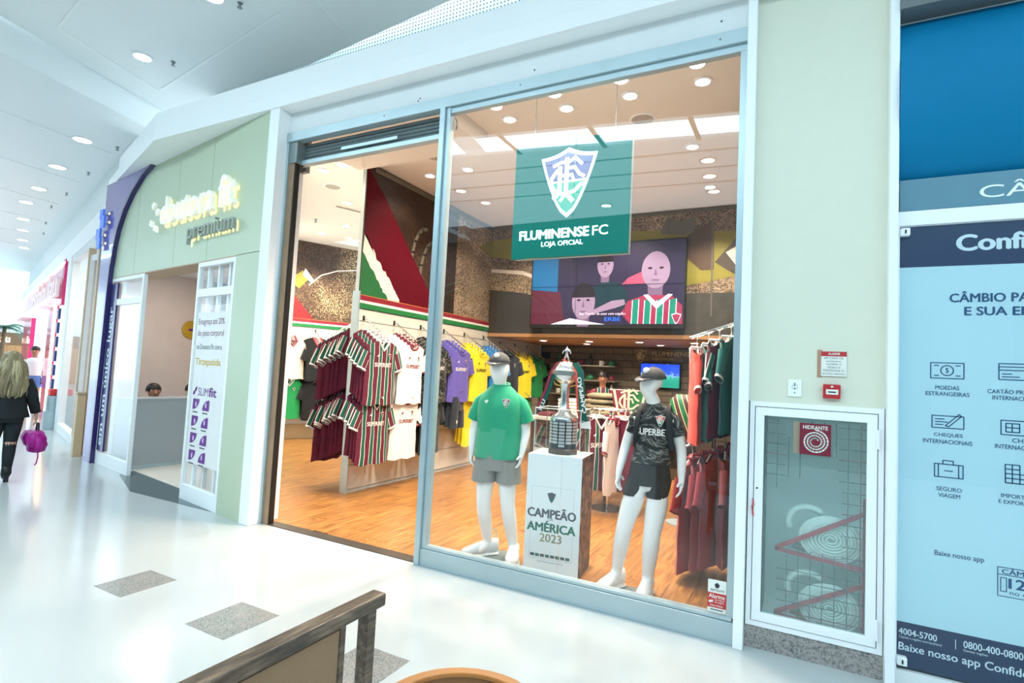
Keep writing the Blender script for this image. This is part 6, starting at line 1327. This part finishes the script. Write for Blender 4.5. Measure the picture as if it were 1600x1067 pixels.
# ================================================================== BACK OF THE SHOP
# cash desk
cd_ = thing('cash_desk', 'dark cash desk in the niche below the video wall', 'counter', (-2.4, 9.4, 0)); DKW = M('desk_dark_wood', '#4a3d31', .5, var=.2)
MB().box(-3.4, -1.2, 9.25, 9.3, 0, 1.02).build('front_panel', DKW, cd_); MB().box(-3.45, -1.15, 9.2, 9.8, 1.02, 1.06).build('worktop', M('desk_top', '#6b5a48', .4), cd_); MB().box(-3.4, -3.35, 9.3, 9.75, 0, 1.02).build('side_panel', DKW, cd_); MB().box(-1.25, -1.2, 9.3, 9.75, 0, 1.02).build('side_panel', DKW, cd_)
ns = thing('niche_sign', 'gold club name sign on the brick wall over the television', 'sign', (-2.2, 10.78, 1.95)); GLD = M('sign_gold', '#c9b183', .35, metal=.5)
crest_parts(ns, (-2.78, 10.785, 2.08), X3, UP, .26, (GLD, DKW, DKW), .01); put(MB(), text('FLUMINENSE FC', .95, .085, ext=.01, bold=.01), (-2.55, 10.775, 2.09), X3, UP).build('lettering', GLD, ns); put(MB(), text('LOJA OFICIAL', .42, .055, ext=.01), (-2.55, 10.775, 2.0), X3, UP).build('lettering', GLD, ns)
tv = thing('wall_television', 'wall television showing a bright blue and green match picture', 'television', (-2.4, 10.72, 1.45)); m, t = newmat('match_picture'); s = t.sep(t.obj()); nz = t.noise(t.obj(), 14, 5, .7); t.b.inputs['Base Color'].default_value = (0, 0, 0, 1)
colr = t.ramp(t.math('ADD', t.math('MULTIPLY', nz, .35), t.math('MULTIPLY_ADD', s[2], 1.1, -.1)), [(.22, '#0f8a72'), (.33, '#129a80'), (.36, '#8ab0e8'), (.40, '#1c4fd8'), (.62, '#1a3fd0'), (.68, '#a9c4ff'), (.74, '#1f52e0')]); t.l.new(colr, t.b.inputs['Emission Color']); t.b.inputs['Emission Strength'].default_value = 1.3
MB().box(-2.77, -1.99, 10.72, 10.77, 1.46, 1.95).build('casing', BLACK, tv, bevel=.006); MB().box(-2.75, -2.01, 10.714, 10.72, 1.48, 1.93).build('screen', m, tv)
# staff member
a = thing('person', 'shop assistant in striped club shirt behind the cash desk', 'person', (-3.35, 10.2, 0)); OFF[a.name] = (0, 0, 0); a.rotation_euler = (0, 0, math.radians(18)); a.scale = (1.02, 1.02, 1.02)
P = dict(STAND, elL=(-.22, -.04, 1.1), wrL=(-.15, -.28, 1.12), hdL=(.2, -1, 0), hnL=(0, 0, -1), elR=(.22, -.04, 1.1), wrR=(.15, -.28, 1.12), hdR=(-.2, -1, 0), hnR=(0, 0, -1))
place_mesh(skin_mesh('body', *body(P), 'pelvis', 1), 'body', SKIN, a); face(a, (0, -.015, 1.575), 0); hairshell(a, (0, .018, 1.60), HAIRD, .105, .115, .11, 0, -.35)
mb = MB().loft([ring(0, 0, .8, .19, .14, 20, wob=.03), ring(0, 0, 1.05, .17, .13, 20), ring(0, 0, 1.27, .19, .13, 20), ring(0, 0, 1.35, .16, .09, 20), ring(0, .01, 1.40, .075, .06, 20)], cap=False); mb.uv = {i: (v[0]*.9, 0) for i, v in enumerate(mb.v)}; ss_ = mb.build('club_shirt', TRI, a, smooth=True)
for s_ in (-1, 1): MB().tube([(.15*s_, 0, 1.33), (.21*s_, -.01, 1.2), (.22*s_, -.03, 1.12)], [.06, .07, .062], 10).build('sleeve', BG, ss_, smooth=True)
MB().loft([ring(0, 0, .95, .15, .12, 16), ring(0, 0, .78, .17, .13, 16)], cap=False).build('trousers', BLKF, a, smooth=True)
for s in 'LR': MB().tube([P['hip'+s], P['kn'+s], P['an'+s]], [.1, .075, .06], 10).build('trouser_leg', BLKF, a, smooth=True); shoe(a, (P['an'+s][0], .03, 0), 0, .26, BLACK, SNK)
# niche shelves with goods
GLD2 = M('box_gold', '#b89a50', .4, metal=.3); items = ['cap', 'cap', 'cap', 'bottle', 'boot', 'boot']
SHF = M('shelf_glass_edge', '#8b8474', .4)
IT = [M('item_white', '#e6dfd2', .6), M('item_maroon', '#7a2a3a', .6), M('item_green', '#23704a', .6), M('item_black', '#26241f', .6), M('item_tan', '#b08d62', .6)]
for r_, z in enumerate((1.25, 1.55, 1.85)):
    sv = MB().box(-4.6, -3.2, 10.45, 10.78, z-.02, z).build('wall_shelf', SHF); tag(sv, ['lowest', 'middle', 'top'][r_]+' shelf of souvenirs on the niche brick wall', 'shelf')
    for k in range(6):
        x = -4.45+.23*k; mt = IT[(k*2+r_) % 5]; kind = ('mug', 'cap', 'bottle')[(k+r_) % 3]
        if kind == 'mug':
            o = thing('souvenir_mug', 'small souvenir mug on the '+['lowest', 'middle', 'top'][r_]+' niche shelf', 'mug', (x, 10.6, z), 'niche shelf mugs'); MB().lathe([(.04, 0), (.045, .01), (.045, .1), (.038, .1), (.038, .02)], (x, 10.6, z), 14).build('cup', mt, o); MB().tube([(x+.04, 10.6, z+.08), (x+.075, 10.6, z+.06), (x+.04, 10.6, z+.03)], .007, 6).build('handle', mt, o)
        elif kind == 'cap':
            o = thing('baseball_hat', 'folded souvenir cap on the '+['lowest', 'middle', 'top'][r_]+' niche shelf', 'cap', (x, 10.6, z), 'niche shelf caps'); cap(o, (x, 10.62, z+.03), 0, mt, .085)
        else:
            o = thing('souvenir_bottle', 'slim bottle on the '+['lowest', 'middle', 'top'][r_]+' niche shelf', 'bottle', (x, 10.6, z), 'niche shelf bottles'); MB().lathe([(.035, 0), (.037, .01), (.037, .15), (.015, .19), (.015, .23)], (x, 10.6, z), 14).build('glass', mt, o); MB().lathe([(.017, .23), (.017, .25)], (x, 10.6, z), 10).build('stopper', IT[3], o)
for k, (x, h) in enumerate(((-2.95, .22), (-2.55, .18), (-2.72, .2))):
    o = thing('small_trophy', 'little golden cup standing on the cash desk', 'trophy', (x, 9.6, 1.06), 'cups on the cash desk'); MB().lathe([(.05, 0), (.05, .03), (.015, .05), (.015, .11), (.06, .16), (.065, h), (.055, h)], (x, 9.6, 1.06), 14).build('cup', GLD2, o)
    for s_ in (-1, 1): MB().tube([(x+.055*s_, 9.6, 1.06+h*.95), (x+.1*s_, 9.6, 1.06+h*.85), (x+.04*s_, 9.6, 1.06+h*.65)], .006, 6).build('handle', GLD2, o)
for k, x in enumerate((-2.9, -2.76)): b = MB().box(x, x+.1, 9.28, 9.38, 1.06, 1.17).build('gift_box', GLD2, bevel=.006); tag(b, 'small gold box on the front of the cash desk', 'box', 'gold boxes on the cash desk')
# table of folded clothes in the middle
tb = thing('display_table', 'low table of folded shirts behind the trophy pedestal', 'table', (-2.7, 7.4, 0)); MB().box(-3.4, -2.15, 7.0, 7.8, .98, 1.02).build('table_top', SLAT, tb)
for x, y in ((-3.35, 7.05), (-2.25, 7.05), (-3.35, 7.7), (-2.25, 7.7)): MB().box(x, x+.05, y, y+.05, 0, .98).build('leg', DKW, tb)
for k in range(6):
    z = 1.02+.045*k; f = MB().box(-2.98, -2.62, 7.1, 7.5, z, z+.042).build('folded_shirt', IT[0], bevel=.018); tag(f, 'white folded shirt in the neat pile on the table', 'shirt', 'white folded shirts')
for k in range(5):
    z = 1.02+.075*k; mb = MB(); rr = [ring(-2.37+.02*sin(k*2), 7.3, z+dz, .24*q, .2*q, 20, wob=.05, ph=k) for dz, q in ((0, .7), (.02, 1), (.055, 1), (.075, .7))]; f = mb.loft(rr).build('folded_shirt', M('shirt_camo_tan', '#8b8066', .8, var=.5, vscale=14), smooth=True); tag(f, 'crumpled tan camouflage shirt in the heap on the table', 'shirt', 'tan camouflage shirts')
for k in range(4):
    x = -3.3+.09*k; f = MB().box(x, x+.28, 7.15, 7.45, 1.02+.06*(k % 2), 1.075+.06*(k % 2)).build('folded_flag', IT[(1, 2, 2, 1)[k]], bevel=.02) if k % 2 == 0 else None
    if f: tag(f, ('maroon' if k == 0 else 'green')+' folded flag at the left end of the table', 'flag')
# round rack of striped shirts
rk = thing('round_rack', 'round chrome rack of striped shirts behind the pedestal', 'rack', (-2.05, 6.6, 0)); MB().tube([(-2.05+.24*cos(2*pi*k/20), 6.6+.24*sin(2*pi*k/20), 1.22) for k in range(21)], .01, 6).build('hoop', CHROME, rk); MB().tube([(-2.05, 6.6, .02), (-2.05, 6.6, 1.22)], .018, 8).build('post', CHROME, rk); MB().lathe([(.22, 0), (.22, .015)], (-2.05, 6.6, 0), 20).build('base', CHROME, rk)
for s_ in (0, 1, 2, 3): a_ = pi/2*s_+.4; MB().tube([(-2.05, 6.6, 1.22), (-2.05+.24*cos(a_), 6.6+.24*sin(a_), 1.22)], .007, 6).build('spoke', CHROME, rk)
for k, kd in enumerate(('tri', 'tri', 'white', 'tri', 'burg', 'tri', 'white', 'tri')):
    a_ = math.radians(-150+42*k); c_ = Vector((-2.05+.24*cos(a_), 6.6+.24*sin(a_), 1.125)); shirt(kd, tuple(c_), a_+pi/2+1.35 if k % 2 else a_+pi/2+1.2, {'tri': 'striped', 'white': 'white', 'burg': 'burgundy'}[kd]+' shirt on the round rack behind the pedestal', 'shirts on the round rack', front=(k == 1 or k == 3), scale=1.08)
# large crest flag on a stand and striped bust form
fg = thing('crest_banner', 'big half maroon half green crest banner hung behind the mannequin', 'banner', (-1.95, 7.0, .6)); BX = Vector((.99, .12, 0)); bo = Vector((-1.93, 7.0, 1.15))
def bl(pts, mt, nm, l): MB().prism(pts, bo+Vector((0, -l, 0)), BX, UP, (0, -.006, 0)).build(nm, mt, fg)
bl([(-.24, .3), (0, .3), (0, -.45), (-.1, -.4)], BG, 'cloth_half', 0); bl([(0, .3), (.28, .3), (.2, -.4), (0, -.45)], M('banner_green', '#1d6b3c', .8), 'cloth_half', 0)
CRMW = M('banner_cream', '#d9cdb8', .8); mb = MB()
for q in ribbon([(-.2, .3), (-.13, -.02), (.0, -.05), (.14, .02), (.2, .3)], .03): mb.prism(q, bo+Vector((0, -.008, 0)), BX, UP, (0, -.004, 0))
for pts, wd in MONO:
    for q in ribbon([(x*.5, y*.5+.14) for x, y in pts], wd*.5): mb.prism(q, bo+Vector((0, -.008, 0)), BX, UP, (0, -.005, 0))
mb.build('crest_outline', CRMW, fg); MB().tube([bo+BX*(-.26)+UP*.31, bo+BX*.3+UP*.31], .01, 6).build('rod', CHROME, fg); MB().tube([(-1.93, 7.02, 0), (-1.93, 7.02, 1.46)], .012, 6).build('stand', CHROME, fg)
bf = thing('bust_form', 'torso form in green and maroon striped top beside the right rack', 'mannequin', (-1.16, 6.5, 0)); mb = MB().loft([ring(-1.16, 6.5, .95, .14, .1, 20), ring(-1.16, 6.5, 1.1, .13, .1, 20), ring(-1.16, 6.5, 1.3, .16, .11, 20), ring(-1.16, 6.5, 1.40, .15, .09, 20), ring(-1.16, 6.5, 1.46, .08, .06, 20)])
m, t = newmat('bust_stripes'); s = t.sep(t.obj()); f_ = t.math('FRACT', t.math('MULTIPLY', t.math('ADD', s[0], t.math('MULTIPLY', s[2], .35)), 9)); t.color(t.ramp(f_, [(0, '#126a3a'), (.38, '#e6d9a8'), (.46, '#4a1f1c'), (.86, '#e6d9a8'), (.94, '#126a3a')], 'CONSTANT')); mb.build('top', m, bf, smooth=True)
MB().loft([ring(-1.16, 6.5, .62, .17, .12, 20), ring(-1.16, 6.5, .96, .14, .1, 20)]).build('skirt', BLKF, bf, smooth=True); MB().tube([(-1.16, 6.5, .02), (-1.16, 6.5, .65)], .02, 8).build('post', STEEL, bf); MB().lathe([(.16, 0), (.16, .015)], (-1.16, 6.5, 0), 18).build('base', STEEL, bf)
# ================================================================== SHOP LIGHTING
WARM = (1, .84, .66)
ringS = MB().lathe([(.085, 0), (.085, -.01), (.062, -.013), (.062, 0)], (0, 0, 0), 20).mesh('trim_ring'); ringS.materials.append(WHITE)
lensS = MB().lathe([(.062, -.004), (.062, -.010)], (0, 0, 0), 20).mesh('lens'); lensS.materials.append(LEDW)
def shoplight(x, y, z, label, power, group, spot=2.2):
    d = downlight((x, y, z), label, group, lensS, ringS); d.name = 'shop_downlight'
    if power:
        l = bpy.data.lights.new('shop_lamp', 'SPOT'); l.energy = power; l.color = WARM; l.spot_size = spot; l.spot_blend = .6; l.shadow_soft_size = .06; o = bpy.data.objects.new('lamp', l); link(o); o.parent = d; o.location = (0, 0, -.03)
for i, x in enumerate((-.79, -1.44, -2.08, -2.72)):
    for j, y in enumerate((4.55, 4.85)): shoplight(x, y, 4.26, ['rightmost', 'second from right', 'third from right', 'leftmost'][i]+' '+['front', 'rear'][j]+' downlight over the window display', 110, 'window display downlights')
for i, (x, y) in enumerate(((-5.4, 5.17), (-5.82, 5.23), (-6.58, 6.45), (-7.69, 7.54), (-8.64, 7.84), (-8.36, 8.31), (-8.84, 7.33), (-4.52, 5.91))):
    shoplight(x, y, 4.26, ['small downlight nearest the shutter', 'unlit looking downlight by the shutter', 'downlight before the ceiling slot', 'downlight past the ceiling slot', 'downlight left of the crowd mural middle', 'downlight right of the crowd mural middle', 'leftmost downlight by the door jamb', 'spotlight before the partition mural'][i], (140, 140, 140, 140, 140, 140, 140, 40)[i], 'shop ceiling downlights')
for i, (x, y) in enumerate(((-3.9, 5.9), (-3.9, 7.4), (-2.4, 6.2), (-2.4, 7.6), (-1.1, 6.2), (-1.1, 7.6))): shoplight(x, y, 4.26, 'downlight deep in the shop hidden behind the window reflections', 170, 'inner shop downlights')
for i, (x, y) in enumerate(((-4.2, 9.2), (-3.3, 9.2), (-2.4, 9.2), (-1.5, 9.2), (-3.6, 9.9), (-2.2, 9.9))): shoplight(x, y, 2.25, ['leftmost', 'second', 'third', 'rightmost', 'left rear', 'right rear'][i]+' downlight under the niche soffit', 35, 'niche downlights', 2.6)
for x, y, lb in ((-6.2, 5.77, 'round ceiling speaker grille seen through the doorway'), (-1.45, 5.35, 'round ceiling speaker grille over the window display'), (-4.05, 5.38, 'round ceiling speaker grille by the window mullion')):
    s = thing('ceiling_speaker', lb, 'speaker', (x, y, 4.26)); MB().lathe([(.13, 0), (.13, -.008), (.115, -.012)], (x, y, 4.26), 24).build('rim', WHITE, s); MB().lathe([(.112, -.010), (.112, -.014)], (x, y, 4.26), 24).build('grille', M('grille_grey', '#b5ab9a', .7), s)
ac = thing('ceiling_slot', 'narrow dark air slot in the shop ceiling', 'air vent', (-6.8, 6.75, 4.25)); MB().obox((-6.93, 6.5, 4.245), (.2, .5, 0), (.06, -.024, 0), (0, 0, .014)).build('frame', CREAM, ac); MB().obox((-6.91, 6.52, 4.242), (.185, .46, 0), (.04, -.016, 0), (0, 0, .004)).build('slot', M('slot_dark', '#6a5c4a', .8), ac)
sprinkler((-7.92, 7.02, 4.26), 'small sprinkler on the shop ceiling left of the partition')
